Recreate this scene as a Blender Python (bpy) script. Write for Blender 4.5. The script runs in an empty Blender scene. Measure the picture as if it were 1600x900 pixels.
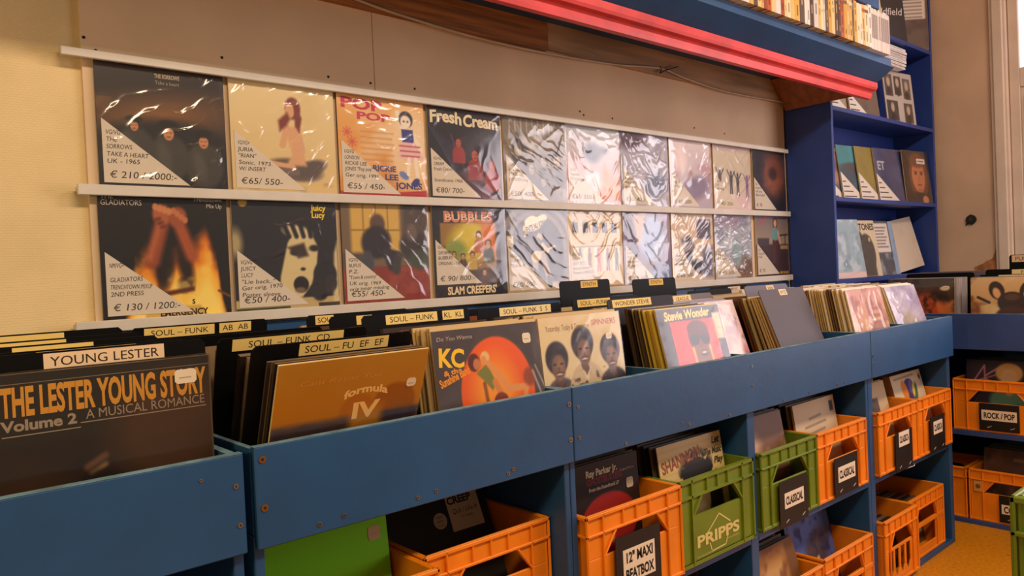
import bpy, math, random
import numpy as np
from mathutils import Matrix, Vector
C = bpy.context.scene.collection
SC = bpy.context.scene
R = math.radians
rnd = random.Random(7)

# ------------------------------------------------------------------ camera
cam = bpy.data.cameras.new('camera'); co = bpy.data.objects.new('camera', cam); C.objects.link(co)
cam.sensor_width = 36; cam.lens = 1204 / 1600 * 36; cam.clip_start = 0.02
r_ = Vector((0.74820249, -0.66194061, -0.04502952)); u_ = Vector((0.04564472, -0.01635353, 0.99882387))
d_ = Vector((0.66189847, 0.74937787, -0.01797835))
M = Matrix((r_, u_, -d_)).transposed().to_4x4(); M.translation = (-0.500, -2.076, 1.3)
co.matrix_world = M
SC.camera = co

# ------------------------------------------------------------------ world, lights, exposure
w = bpy.data.worlds.new('world'); SC.world = w; w.use_nodes = True
w.node_tree.nodes['Background'].inputs[0].default_value = (1.0, 0.81, 0.66, 1)
w.node_tree.nodes['Background'].inputs[1].default_value = 0.21
def area(name, loc, target, sx, sy, e, col):
    l = bpy.data.lights.new(name, 'AREA'); l.shape = 'RECTANGLE'; l.size = sx; l.size_y = sy; l.energy = e; l.color = col
    o = bpy.data.objects.new(name, l); C.objects.link(o); o.location = loc
    o.rotation_euler = (Vector(target) - Vector(loc)).to_track_quat('-Z', 'Y').to_euler()
    return o
area('ceiling_tube_light', (0.1, -2.6, 3.2), (0.1, -1.2, 0.8), 1.6, 0.3, 50, (1.0, 0.79, 0.53))
area('ceiling_tube_light', (2.5, -2.6, 3.2), (2.5, -1.2, 0.8), 1.6, 0.3, 42, (1.0, 0.83, 0.70))
area('shop_window_light', (4.55, -2.7, 1.75), (1.0, -1.2, 1.3), 1.7, 1.6, 54, (1.0, 0.89, 0.95))
area('counter_lamp_light', (-1.9, -1.3, 1.55), (-0.3, 0, 1.35), 0.25, 0.25, 13, (1.0, 0.80, 0.40))
vs = SC.view_settings
vs.view_transform = 'Standard'; vs.look = 'None'; vs.gamma = 1; vs.exposure = 0.0; vs.use_curve_mapping = False

# ------------------------------------------------------------------ materials
def lin(c):
    c = np.asarray(c, float) / 255.0
    return np.where(c <= 0.04045, c / 12.92, ((c + 0.055) / 1.055) ** 2.4)
def L4(c): return tuple(lin(c)) + (1,)
def mat(name, col=None, rough=0.6, var=0.0, vscale=8, bump=0.0, bscale=60, metal=0, coat=0, vcol=None, spec=0.5, stretch=None):
    m = bpy.data.materials.new(name); m.use_nodes = True
    nt = m.node_tree; b = nt.nodes['Principled BSDF']
    b.inputs['Roughness'].default_value = rough; b.inputs['Metallic'].default_value = metal
    b.inputs['Coat Weight'].default_value = coat; b.inputs['Coat Roughness'].default_value = .15
    b.inputs['Specular IOR Level'].default_value = spec
    tc = nt.nodes.new('ShaderNodeTexCoord'); mp = nt.nodes.new('ShaderNodeMapping')
    nt.links.new(tc.outputs['Object'], mp.inputs['Vector'])
    if stretch: mp.inputs['Scale'].default_value = stretch
    if col is not None:
        n = nt.nodes.new('ShaderNodeTexNoise'); n.inputs['Scale'].default_value = vscale; n.inputs['Detail'].default_value = 5
        rp = nt.nodes.new('ShaderNodeValToRGB')
        c2 = vcol if vcol is not None else [max(0, x * (1 - var)) for x in col]
        rp.color_ramp.elements[0].position = .35; rp.color_ramp.elements[1].position = .65
        rp.color_ramp.elements[0].color = L4(c2); rp.color_ramp.elements[1].color = L4(col)
        nt.links.new(mp.outputs[0], n.inputs['Vector']); nt.links.new(n.outputs['Fac'], rp.inputs[0]); nt.links.new(rp.outputs[0], b.inputs['Base Color'])
    if bump:
        n2 = nt.nodes.new('ShaderNodeTexNoise'); n2.inputs['Scale'].default_value = bscale; n2.inputs['Detail'].default_value = 4
        bp = nt.nodes.new('ShaderNodeBump'); bp.inputs['Strength'].default_value = bump; bp.inputs['Distance'].default_value = .004
        nt.links.new(mp.outputs[0], n2.inputs['Vector']); nt.links.new(n2.outputs['Fac'], bp.inputs['Height']); nt.links.new(bp.outputs[0], b.inputs['Normal'])
    return m
def vmat(name, rough=.5, coat=0, spec=.5):          # printed surfaces: colour comes from the mesh's own print
    m = mat(name, None, rough, coat=coat, spec=spec); nt = m.node_tree
    a = nt.nodes.new('ShaderNodeAttribute'); a.attribute_name = 'Col'
    nt.links.new(a.outputs['Color'], nt.nodes['Principled BSDF'].inputs['Base Color'])
    return m
MT = {}
MT['print'] = vmat('printed_card', .46, spec=.32)
MT['card'] = vmat('black_plastic_card', .5, spec=.12)
MT['paper'] = vmat('printed_paper', .75, spec=.25)
MT['blue'] = mat('teal_blue_paint', (33, 80, 128), .42, .10, 5, .12, 45)
MT['blue_edge'] = mat('worn_blue_edge', (120, 160, 178), .5, .25, 30)
MT['cobalt'] = mat('cobalt_blue_paint', (38, 64, 140), .45, .10, 4, .1, 40)
MT['navy'] = mat('dark_blue_paint', (48, 76, 140), .5, .12, 4)
MT['white'] = mat('white_painted_wood', (212, 202, 190), .5, .05, 10)
MT['red'] = mat('red_painted_moulding', (235, 62, 58), .45, .18, 6)
MT['wood'] = mat('bare_pine_board', (176, 112, 56), .7, .3, 6, .15, 30, stretch=(.5, 6, 9))
MT['palewood'] = mat('greyed_board', (196, 158, 118), .7, .25, 4, .1, 30, stretch=(.5, 4, 6))
MT['brown'] = mat('brown_stained_board', (150, 82, 36), .6, .2, 5, stretch=(.6, 6, 6))
MT['orange'] = mat('orange_crate_plastic', (246, 138, 18), .42, .08, 9)
MT['green'] = mat('green_crate_plastic', (112, 132, 22), .45, .10, 9)
MT['black'] = mat('black_card', (26, 24, 24), .4, .2, 9)
MT['steel'] = mat('zinc_screw', (190, 185, 175), .3, .1, metal=1)
MT['brass'] = mat('brass_screw', (205, 150, 80), .35, .1, metal=1)
MT['cable'] = mat('grey_cable', (196, 170, 140), .5, .1)
MT['dark'] = mat('dark_hole', (30, 24, 22), .8, .3)
MT['door'] = mat('cream_gloss_paint', (228, 208, 190), .4, .05, 6)
def film(name, k=1.5, rough=.10, tint=(1, 1, 1)):
    m = bpy.data.materials.new(name); m.use_nodes = True; nt = m.node_tree; nt.nodes.clear()
    out = nt.nodes.new('ShaderNodeOutputMaterial'); mx = nt.nodes.new('ShaderNodeMixShader')
    tr = nt.nodes.new('ShaderNodeBsdfTransparent'); gl = nt.nodes.new('ShaderNodeBsdfGlossy'); lw = nt.nodes.new('ShaderNodeLayerWeight'); lw.inputs['Blend'].default_value = .5
    pw = nt.nodes.new('ShaderNodeMath'); pw.operation = 'POWER'; pw.inputs[1].default_value = 4.5
    mm = nt.nodes.new('ShaderNodeMath'); mm.operation = 'MULTIPLY_ADD'; mm.inputs[1].default_value = .9 * k; mm.inputs[2].default_value = .045 * k; mm.use_clamp = True
    gl.inputs['Roughness'].default_value = rough; gl.inputs['Color'].default_value = (1, 1, 1, 1); tr.inputs['Color'].default_value = tuple(tint) + (1,)
    nt.links.new(lw.outputs['Facing'], pw.inputs[0]); nt.links.new(pw.outputs[0], mm.inputs[0]); nt.links.new(mm.outputs[0], mx.inputs[0])
    nt.links.new(tr.outputs[0], mx.inputs[1]); nt.links.new(gl.outputs[0], mx.inputs[2]); nt.links.new(mx.outputs[0], out.inputs[0])
    return m
MT['film'] = film('clear_plastic_film', 1.5, .13, (.98, .98, .98))
MT['film_soft'] = film('thin_plastic_film', .75, .16, (.98, .98, .98))

# ------------------------------------------------------------------ glyphs (cached outlines of the built-in font)
GL = {}
def load_glyphs(chars, heavy):
    cu = bpy.data.curves.new('glyph', 'FONT'); cu.resolution_u = 3; cu.fill_mode = 'FRONT'
    if heavy: cu.offset = 0.036
    ob = bpy.data.objects.new('glyph', cu); C.objects.link(ob)
    def get(s):
        cu.body = s; bpy.context.view_layer.update()
        e = ob.evaluated_get(bpy.context.evaluated_depsgraph_get()); me = e.to_mesh()
        v = np.array([x.co[:2] for x in me.vertices]).reshape(-1, 2); f = [tuple(p.vertices) for p in me.polygons]
        e.to_mesh_clear(); return v, f
    hv = get('HH')[0]; hw = hv[:, 0].max() - hv[:, 0].min(); cap = get('H')[0][:, 1].max()
    for ch in chars:
        a = get('H' + ch + 'H')[0]; adv = (a[:, 0].max() - a[:, 0].min()) - hw
        v, f = get(ch) if ch != ' ' else (np.zeros((0, 2)), [])
        GL[(ch, heavy)] = (v / cap, f, adv / cap)
    bpy.data.objects.remove(ob); bpy.data.curves.remove(cu)
CH = sorted(set("ABCDEFGHIJKLMNOPQRSTUVWXYZabcdefghijklmnopqrstuvwxyz0123456789 -–/€.,:'\"&!+()?="))
load_glyphs(CH, False); load_glyphs(CH, True)

# ------------------------------------------------------------------ mesh builder
class MB:
    def __init__(s): s.v = []; s.f = []; s.c = []; s.m = []; s.sm = []
    def add(s, vs_, fs, col=(200, 200, 200), mi=0, smooth=False):
        b = len(s.v); s.v += [tuple(map(float, p)) for p in vs_]
        if isinstance(col, np.ndarray) and col.ndim == 2: s.c += [tuple(x) for x in col]
        else: s.c += [tuple(lin(col))] * len(vs_)
        for f in fs: s.f.append(tuple(b + i for i in f)); s.m.append(mi); s.sm.append(smooth)
    def box(s, x0, x1, y0, y1, z0, z1, col=(200, 200, 200), mi=0):
        v = [(x, y, z) for x in (x0, x1) for y in (y0, y1) for z in (z0, z1)]
        s.add(v, [(0, 1, 3, 2), (4, 6, 7, 5), (0, 4, 5, 1), (2, 3, 7, 6), (0, 2, 6, 4), (1, 5, 7, 3)], col, mi)
    def prism(s, poly, axis, a0, a1, col=(200, 200, 200), mi=0):   # poly in the two other axes
        n = len(poly)
        def P(p, a): return {'x': (a, p[0], p[1]), 'y': (p[0], a, p[1]), 'z': (p[0], p[1], a)}[axis]
        v = [P(p, a0) for p in poly] + [P(p, a1) for p in poly]
        area_ = sum(poly[i][0] * poly[(i + 1) % n][1] - poly[(i + 1) % n][0] * poly[i][1] for i in range(n))
        fl = (area_ > 0) != (axis == 'y')
        f = [tuple(range(n)), tuple(range(2 * n - 1, n - 1, -1))] + [(i, i + n, (i + 1) % n + n, (i + 1) % n) for i in range(n)]
        if fl: f = [q[::-1] for q in f]
        s.add(v, f, col, mi)
    def flat(s, poly, y, col, mi=0):
        n = len(poly); a = sum(poly[i][0] * poly[(i + 1) % n][1] - poly[(i + 1) % n][0] * poly[i][1] for i in range(n))
        f = tuple(range(n)) if a > 0 else tuple(range(n))[::-1]
        s.add([(p[0], y, p[1]) for p in poly], [f], col, mi)
    def text(s, t, x, z, h, y, col=(20, 18, 18), w=None, heavy=False, shear=0, rot=0, align='l', mi=0, arc=0):
        tot = sum(GL[(c, heavy)][2] for c in t) or 1
        sx = h if w is None else w / tot
        x0 = {'l': 0, 'c': -tot * sx / 2, 'r': -tot * sx}[align]; ca, sa = math.cos(rot), math.sin(rot); pen = 0
        for c in t:
            v, f, adv = GL[(c, heavy)]
            if len(v):
                px = x0 + (pen + v[:, 0]) * sx + v[:, 1] * h * shear; pz = v[:, 1] * h
                if arc: pz = pz + arc * (1 - ((px - x0 - tot * sx / 2) / (tot * sx / 2)) ** 2)
                X = x + px * ca - pz * sa; Z = z + px * sa + pz * ca
                s.add(np.stack([X, np.full(len(X), y), Z], 1), f, col, mi)
            pen += adv
    def grid(s, colors, x0, x1, z0, z1, y, mi=0, smooth=False):
        n, m_ = colors.shape[:2]; xs = np.linspace(x0, x1, m_); zs = np.linspace(z0, z1, n)
        X, Z = np.meshgrid(xs, zs); Y = y if isinstance(y, np.ndarray) else np.full_like(X, y)
        v = np.stack([X, Y, Z], -1).reshape(-1, 3)
        i = (np.arange(n - 1)[:, None] * m_ + np.arange(m_ - 1)[None]).ravel()
        f = np.stack([i, i + 1, i + m_ + 1, i + m_], 1).tolist()
        s.add(v.tolist(), f, lin(colors.reshape(-1, 3)), mi, smooth)
    def tube(s, pts, rad, n=8, col=(200, 200, 200), mi=0):
        pts = [Vector(p) for p in pts]; vs_ = []; k = len(pts)
        for i, p in enumerate(pts):
            t = (pts[min(i + 1, k - 1)] - pts[max(i - 1, 0)]).normalized()
            a = t.cross(Vector((0, .2, 1))).normalized(); b = t.cross(a)
            for j in range(n):
                q = 2 * math.pi * j / n; vs_.append(p + a * rad * math.cos(q) + b * rad * math.sin(q))
        fs = [(i * n + j, i * n + (j + 1) % n, (i + 1) * n + (j + 1) % n, (i + 1) * n + j) for i in range(k - 1) for j in range(n)]
        fs += [tuple(range(n))[::-1], tuple((k - 1) * n + j for j in range(n))]
        s.add(vs_, fs, col, mi, True)
    def disc(s, x, z, rad, y0, y1, col, mi=0, n=14, rz=None):
        rz = rz or rad
        s.prism([(x + rad * math.cos(2 * math.pi * i / n), z + rz * math.sin(2 * math.pi * i / n)) for i in range(n)], 'y', y0, y1, col, mi)
    def mesh(s, name, mats):
        me = bpy.data.meshes.new(name); me.from_pydata(s.v, [], s.f)
        for m in (mats if isinstance(mats, (list, tuple)) else [mats]): me.materials.append(MT[m] if isinstance(m, str) else m)
        a = me.color_attributes.new('Col', 'FLOAT_COLOR', 'POINT')
        cc = np.ones((len(s.v), 4), np.float32); cc[:, :3] = np.array(s.c, np.float32).reshape(-1, 3); a.data.foreach_set('color', cc.ravel())
        me.polygons.foreach_set('material_index', s.m); me.polygons.foreach_set('use_smooth', s.sm); me.update()
        return me
    def build(s, name, mats, parent=None, loc=(0, 0, 0), rot=(0, 0, 0)):
        return link(s.mesh(name, mats), name, parent, loc, rot)
def link(me, name, parent=None, loc=(0, 0, 0), rot=(0, 0, 0)):
    o = bpy.data.objects.new(name, me); C.objects.link(o)
    if parent: o.parent = parent
    o.location = loc; o.rotation_euler = rot
    return o
def bev(o, wd=.003, seg=2):
    b = o.modifiers.new('bevel', 'BEVEL'); b.width = wd; b.segments = seg; b.limit_method = 'ANGLE'; b.angle_limit = R(50)
    return o
def tag(o, label=None, cat=None, group=None, kind=None):
    if label: o['label'] = label
    if cat: o['category'] = cat
    if group: o['group'] = group
    if kind: o['kind'] = kind
    return o
def thing(name, label, cat, loc=(0, 0, 0), rot=(0, 0, 0), group=None):
    return tag(link(None, name, None, loc, rot), label, cat, group)
def copy_tree(o, parent=None):
    c = o.copy(); C.objects.link(c)
    if parent: c.parent = parent
    for ch in list(o.children): copy_tree(ch, c)
    return c

# ------------------------------------------------------------------ cover painter
def vnoise(n, sc, seed):
    g = np.random.RandomState(seed).rand(sc + 2, sc + 2); t = np.linspace(0, sc, n); i = np.minimum(t.astype(int), sc); f = t - i; f = f * f * (3 - 2 * f)
    a = g[i][:, i]; b = g[i][:, i + 1]; c = g[i + 1][:, i]; d = g[i + 1][:, i + 1]; fx = f[None]; fy = f[:, None]
    return (a * (1 - fx) + b * fx) * (1 - fy) + (c * (1 - fx) + d * fx) * fy
def fbm(n, sc, seed): return (vnoise(n, sc, seed) + .5 * vnoise(n, sc * 2, seed + 1) + .25 * vnoise(n, sc * 4, seed + 2)) / 1.75
class Art:
    def __init__(s, bg, n=80):
        t = np.linspace(0, 1, n); s.X, s.Y = np.meshgrid(t, t); s.n = n; s.c = np.ones((n, n, 3)) * np.array(bg, float); s.e = 1.2 / n
    def mix(s, m, col):
        m = np.clip(m, 0, 1)[..., None]; s.c = s.c * (1 - m) + np.array(col, float) * m; return s
    def ell(s, cx, cy, rx, ry, col, rot=0, soft=None, a=1):
        e = soft or s.e; c_, s_ = math.cos(R(rot)), math.sin(R(rot)); x = s.X - cx; y = s.Y - cy
        d = np.sqrt(((x * c_ + y * s_) / rx) ** 2 + ((-x * s_ + y * c_) / ry) ** 2) - 1
        return s.mix(a * np.clip(.5 - d * min(rx, ry) / e, 0, 1), col)
    def poly(s, pts, col, soft=None, a=1):
        e = soft or s.e; ins = np.zeros_like(s.X, bool); dm = np.full_like(s.X, 9.); k = len(pts)
        for i in range(k):
            (x1, y1), (x2, y2) = pts[i], pts[(i + 1) % k]; dx, dy = x2 - x1, y2 - y1; L = dx * dx + dy * dy + 1e-9
            t = np.clip(((s.X - x1) * dx + (s.Y - y1) * dy) / L, 0, 1); dm = np.minimum(dm, np.hypot(s.X - x1 - t * dx, s.Y - y1 - t * dy))
            cnd = ((y1 > s.Y) != (y2 > s.Y)); ins ^= cnd & (s.X < (x2 - x1) * (s.Y - y1) / ((y2 - y1) if y2 != y1 else 1e-9) + x1)
        return s.mix(a * np.clip(.5 + np.where(ins, dm, -dm) / e, 0, 1), col)
    def rect(s, x0, y0, x1, y1, col, a=1, soft=None): return s.poly([(x0, y0), (x1, y0), (x1, y1), (x0, y1)], col, soft, a)
    def line(s, x1, y1, x2, y2, wd, col, a=1, soft=None):
        e = soft or s.e; dx, dy = x2 - x1, y2 - y1; t = np.clip(((s.X - x1) * dx + (s.Y - y1) * dy) / (dx * dx + dy * dy + 1e-9), 0, 1)
        return s.mix(a * np.clip(.5 + (wd - np.hypot(s.X - x1 - t * dx, s.Y - y1 - t * dy)) / e, 0, 1), col)
    def grad(s, c0, c1, y0=0, y1=1, a=1, ax='Y'):
        t = np.clip(((s.Y if ax == 'Y' else s.X) - y0) / (y1 - y0), 0, 1)[..., None]; g = np.array(c0, float) * (1 - t) + np.array(c1, float) * t
        s.c = s.c * (1 - a) + g * a; return s
    def noise(s, col, sc=6, seed=1, thr=.5, k=4, a=1, m=None):
        t = np.clip((fbm(s.n, sc, seed) - thr) * k, 0, 1) * a
        return s.mix(t if m is None else t * m, col)
    def person(s, cx, cy, h, skin, hair, cloth, body=True, side=0):
        if body: s.ell(cx, cy - h * 1.25, h * .85, h * .95, cloth).rect(cx - h * .85, cy - h * 2.2, cx + h * .85, cy - h * 1.3, cloth)
        s.ell(cx, cy + h * .12, h * .50, h * .58, hair).ell(cx + side * h * .1, cy - h * .05, h * .36, h * .46, skin)
        dk = [x * .45 for x in skin]
        return s.ell(cx - h * .14 + side * h * .1, cy + h * .03, h * .07, h * .04, dk).ell(cx + h * .14 + side * h * .1, cy + h * .03, h * .07, h * .04, dk).ell(cx + side * h * .1, cy - h * .28, h * .13, h * .045, dk)

# ------------------------------------------------------------------ record sleeves
SW = .315
def cover(name, art, t=.004, edge=(205, 190, 160), texts=None, w=SW, h=SW, back=None):
    """front printed face at y=0 looking towards -y, thickness towards +y, standing on z=0"""
    mb = MB()
    mb.grid(art.c, -w / 2, w / 2, 0, h, 0)
    x0, x1 = -w / 2, w / 2
    mb.add([(x0, 0, 0), (x1, 0, 0), (x1, 0, h), (x0, 0, h), (x0, t, 0), (x1, t, 0), (x1, t, h), (x0, t, h)],
           [(4, 7, 6, 5), (0, 3, 7, 4), (1, 5, 6, 2), (3, 2, 6, 7), (0, 4, 5, 1)], edge)
    if texts: texts(mb)
    return mb.mesh(name, 'print')
def film_mesh(seed, amp=.003, w=.322, h=.318, n=46, style=0, front=-.0015, ripple=1.0, dirs=None, m='film'):
    rs = np.random.RandomState(seed); t = np.linspace(0, 1, n); X, Y = np.meshgrid(t, t); H = np.zeros((n, n))
    wob = fbm(n, 3, seed + 5) - .5
    heavy = amp >= .006; th0 = .40 if heavy else .52
    for k in range(5 if heavy else 4):
        th = R(rs.choice(dirs) + rs.uniform(-14, 14)) if dirs else R(rs.uniform(20, 160)); fq = rs.uniform(1.2, 3.6)
        s_ = np.sin(2 * math.pi * (fq * (X * math.cos(th) + Y * math.sin(th)) + .8 * wob * ripple) + rs.uniform(0, 6))
        mk = np.clip((fbm(n, 2, seed * 7 + k) - th0) * 7, 0, 1)
        H += (1 - np.abs(s_)) ** 3 * mk * rs.uniform(.4, 1)
    for k in range(2):                                   # folds fanning out of a pinched spot
        cx, cy = rs.choice([-.05, 1.05]), rs.choice([-.05, 1.05]); an = np.arctan2(Y - cy, X - cx); rr = np.hypot(X - cx, Y - cy)
        H += .8 * (1 - np.abs(np.sin(an * rs.uniform(5, 9) + 1.5 * wob))) ** 4 * np.clip((.75 if not heavy else 1.2) - rr, 0, 1)
    H += .5 * fbm(n, 2, seed + 77)
    edge = np.clip(np.minimum(np.minimum(X, 1 - X), np.minimum(Y, 1 - Y)) * 12, 0, 1)
    Yd = front - amp * H * edge
    mb = MB(); mb.grid(np.full((n, n, 3), 255.), -w / 2, w / 2, -.001, h - .001, Yd, smooth=True)
    return mb.mesh('plastic_cover', m)
FILMS = {}
def flat_film(k):
    if k not in FILMS: FILMS[k] = film_mesh(900 + k, .0022, n=34, m='film_soft')
    return FILMS[k]
def sticker(parent, x, z, wd=.03, hg=.022, col=(232, 216, 190)):
    mb = MB(); b = .004
    mb.prism([(x - wd / 2 + b, z - hg / 2), (x + wd / 2 - b, z - hg / 2), (x + wd / 2, z - hg / 2 + b), (x + wd / 2, z + hg / 2 - b), (x + wd / 2 - b, z + hg / 2), (x - wd / 2 + b, z + hg / 2), (x - wd / 2, z + hg / 2 - b), (x - wd / 2, z - hg / 2 + b)], 'y', -.0011, -.0004, col)
    mb.box(x - wd * .3, x + wd * .25, -.0013, -.0011, z - .003, z - .001, (176, 160, 146))
    tag(mb.build('price_sticker', 'paper', parent), 'small pale price sticker')

# ================================================================== SETTING
def struct(name, mb, mats, **k): return tag(mb.build(name, mats, **k), kind='structure')
FX = 4.70                                                              # far wall
MT['floor'] = mat('ochre_linoleum', (214, 142, 14), .45, .0, 70, .1, 60, vcol=(190, 118, 12))
nt = MT['floor'].node_tree; nz = nt.nodes.new('ShaderNodeTexNoise'); nz.inputs['Scale'].default_value = 42; nz.inputs['Detail'].default_value = 6
rp = nt.nodes.new('ShaderNodeValToRGB'); rp.color_ramp.elements[0].position = .68; rp.color_ramp.elements[1].position = .72
mx = nt.nodes.new('ShaderNodeMix'); mx.data_type = 'RGBA'; b = nt.nodes['Principled BSDF']; src = b.inputs['Base Color'].links[0].from_socket
tcn = nt.nodes.new('ShaderNodeTexCoord'); nt.links.new(tcn.outputs['Object'], nz.inputs['Vector']); nt.links.new(nz.outputs['Fac'], rp.inputs[0])
nt.links.new(rp.outputs[0], mx.inputs['Factor']); nt.links.new(src, mx.inputs['A']); mx.inputs['B'].default_value = L4((96, 58, 20)); nt.links.new(mx.outputs['Result'], b.inputs['Base Color'])
MT['wall'] = mat('cream_wall_paint', (224, 193, 157), .75, .06, 3, .12, 25)
MT['weave'] = mat('woven_glassfibre_wallpaper', (232, 204, 152), .75, .05, 6)
nt = MT['weave'].node_tree; br = nt.nodes.new('ShaderNodeTexBrick'); br.inputs['Scale'].default_value = 42; br.inputs['Mortar Size'].default_value = .03; br.inputs['Brick Width'].default_value = .5; br.inputs['Row Height'].default_value = .25; br.inputs['Mortar Smooth'].default_value = 1
tcn = nt.nodes.new('ShaderNodeTexCoord'); mp = nt.nodes.new('ShaderNodeMapping'); mp.inputs['Rotation'].default_value = (R(90), 0, 0); bp = nt.nodes.new('ShaderNodeBump'); bp.inputs['Strength'].default_value = .32; bp.inputs['Distance'].default_value = .004
nt.links.new(tcn.outputs['Object'], mp.inputs[0]); nt.links.new(mp.outputs[0], br.inputs['Vector']); nt.links.new(br.outputs['Fac'], bp.inputs['Height']); nt.links.new(bp.outputs[0], nt.nodes['Principled BSDF'].inputs['Normal'])
MT['farwall'] = mat('worn_cream_wall_paint', (222, 188, 158), .75, .10, 2.2, .12, 25)
MT['rust'] = mat('bare_rusty_plaster_patch', (204, 136, 84), .85, .3, 18)

mb = MB(); mb.box(-3, FX + .2, -5, .2, -.1, 0); struct('floor', mb, 'floor')
mb = MB(); mb.box(-3, FX + .2, -5, .2, 3.4, 3.5); struct('ceiling', mb, 'wall')
mb = MB(); mb.box(-3, FX + .2, .012, .15, 0, 3.4); wall_back = struct('wall_back', mb, 'weave')
mb = MB(); mb.box(-.02, .80, .0005, .0118, 1.05, 2.5); mb.box(.8025, 3.29, .0005, .0118, 1.05, 2.5)
board = struct('trim_1', mb, 'wall')                                       # smooth wallboard behind the sleeves
mb = MB()
for x, z in [(-.013, 1.92), (.012, 1.892), (.323, 1.922), (.641, 1.913), (.786, 1.913), (.951, 1.916), (1.751, 1.913), (1.73, 1.925), (1.922, 1.917), (2.489, 1.93), (2.732, 1.925)]:
    mb.disc(x, z, .004, -.0003, .0004, (60, 40, 30), n=8)
mb.build('nail_holes', 'dark', board)
# far wall with the door and the shop window beside it
DY0, DY1, DZ = -.645, -1.50, 3.02
mb = MB()
mb.box(FX, FX + .15, DY0, .012, 0, 3.4); mb.box(FX, FX + .15, DY1, DY0, DZ, 3.4); mb.box(FX, FX + .15, -1.8, DY1, 0, 3.4)
mb.box(FX, FX + .15, -3.6, -1.8, 0, .85); mb.box(FX, FX + .15, -3.6, -1.8, 2.65, 3.4); mb.box(FX, FX + .15, -5, -3.6, 0, 3.4)
wall_far = struct('wall_far', mb, 'farwall')
mb = MB(); rr = random.Random(3)
pts = [(-.555, 1.17), (-.553, 1.335), (-.543, 1.30), (-.528, 1.262), (-.50, 1.252), (-.48, 1.236), (-.455, 1.226), (-.43, 1.215), (-.44, 1.17)]
mb.prism(pts, 'x', FX - .0012, FX - .0002); mb.build('bare_plaster_patch', 'rust', wall_far)
mb = MB()
mb.box(FX - .025, FX - .0005, DY0, -.556, 0, DZ + .09); mb.box(FX - .04, FX - .025, DY0 + .015, -.575, 0, DZ + .07)
mb.box(FX - .025, FX - .0005, DY1 - .09, DY1, 0, DZ + .09); mb.box(FX - .025, FX - .0005, DY1, DY0, DZ, DZ + .09)
o = struct('trim_2', mb, 'door'); bev(o, .006, 2)
mb = MB()                                                               # door leaf: stiles, rails, raised panel
for a, b_, c, d in [(DY0 - .002, DY0 - .055, .01, DZ - .005), (DY1 + .055, DY1 + .002, .01, DZ - .005)]: mb.box(FX + .0, FX + .045, b_ if b_ < a else a, a if a > b_ else b_, c, d)
mb.box(FX, FX + .045, DY1 + .055, DY0 - .055, .01, .22); mb.box(FX, FX + .045, DY1 + .055, DY0 - .055, 2.25, 2.36); mb.box(FX, FX + .045, DY1 + .055, DY0 - .055, 2.93, DZ - .005)
mb.box(FX + .012, FX + .03, DY1 + .055, DY0 - .055, .22, 2.25)
mb.box(FX + .002, FX + .012, DY1 + .12, DY0 - .075, .28, 2.20)
door = struct('door_1', mb, 'door'); bev(door, .004, 2)
MT['pane'] = bpy.data.materials.new('daylit_frosted_pane'); MT['pane'].use_nodes = True
b = MT['pane'].node_tree.nodes['Principled BSDF']; b.inputs['Base Color'].default_value = (.8, .8, .85, 1); b.inputs['Emission Color'].default_value = (.80, .78, 1, 1); b.inputs['Emission Strength'].default_value = 1.1
mb = MB(); mb.box(FX + .02, FX + .028, DY1 + .05, DY0 - .05, 2.355, 2.935); mb.build('window_pane', 'pane', door)
mb = MB()
for q in (-3.58, -2.70, -1.85): mb.box(FX + .03, FX + .09, q, q + .05, .85, 2.65)
mb.box(FX + .03, FX + .09, -3.6, -1.8, .85, .92); mb.box(FX + .03, FX + .09, -3.6, -1.8, 2.58, 2.65); mb.box(FX - .08, FX + .03, -3.6, -1.8, .82, .85)
struct('window_1', mb, 'door')
mb = MB()
mb.prism([(-.425 + .03 * math.cos(a) + rr.uniform(-.003, .003), 1.505 + .03 * math.sin(a) + rr.uniform(-.003, .003)) for a in np.linspace(0, 2 * math.pi, 15)[:-1]], 'x', FX - .012, FX - .0003, (40, 34, 30))
mb.prism([(-.425 + .012 * math.cos(a), 1.505 + .012 * math.sin(a)) for a in np.linspace(0, 2 * math.pi, 11)[:-1]], 'x', FX - .018, FX - .010, (60, 50, 44))
mb.prism([(-.403, 1.478), (-.393, 1.468), (-.399, 1.49)], 'x', FX - .008, FX - .0003, (40, 34, 30))
tag(mb.build('cable_outlet', 'print'), 'round blackened cable outlet on the bare wall left of the door', 'outlet')

# picture rails
for nm, z0, z1, wz0, wz1, xa in [('top white rail above the upper row of record sleeves', 1.864, 1.884, 1.875, 1.884, -.07), ('middle white rail holding the upper row of sleeves, above the lower row', 1.535, 1.561, 1.547, 1.556, -.05), ('bottom white rail holding the lower row of sleeves, just above the record bins', 1.204, 1.232, 1.214, 1.2265, -.07)]:
    mb = MB(); mb.box(xa, 3.27, -.031, -.0185, z0, z1); mb.box(xa, 3.27, -.0185, .0003, wz0, wz1)
    o = mb.build('picture_rail', 'white'); bev(o, .0015, 1); tag(o, nm, 'rail', 'white rails on the record wall')
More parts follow.
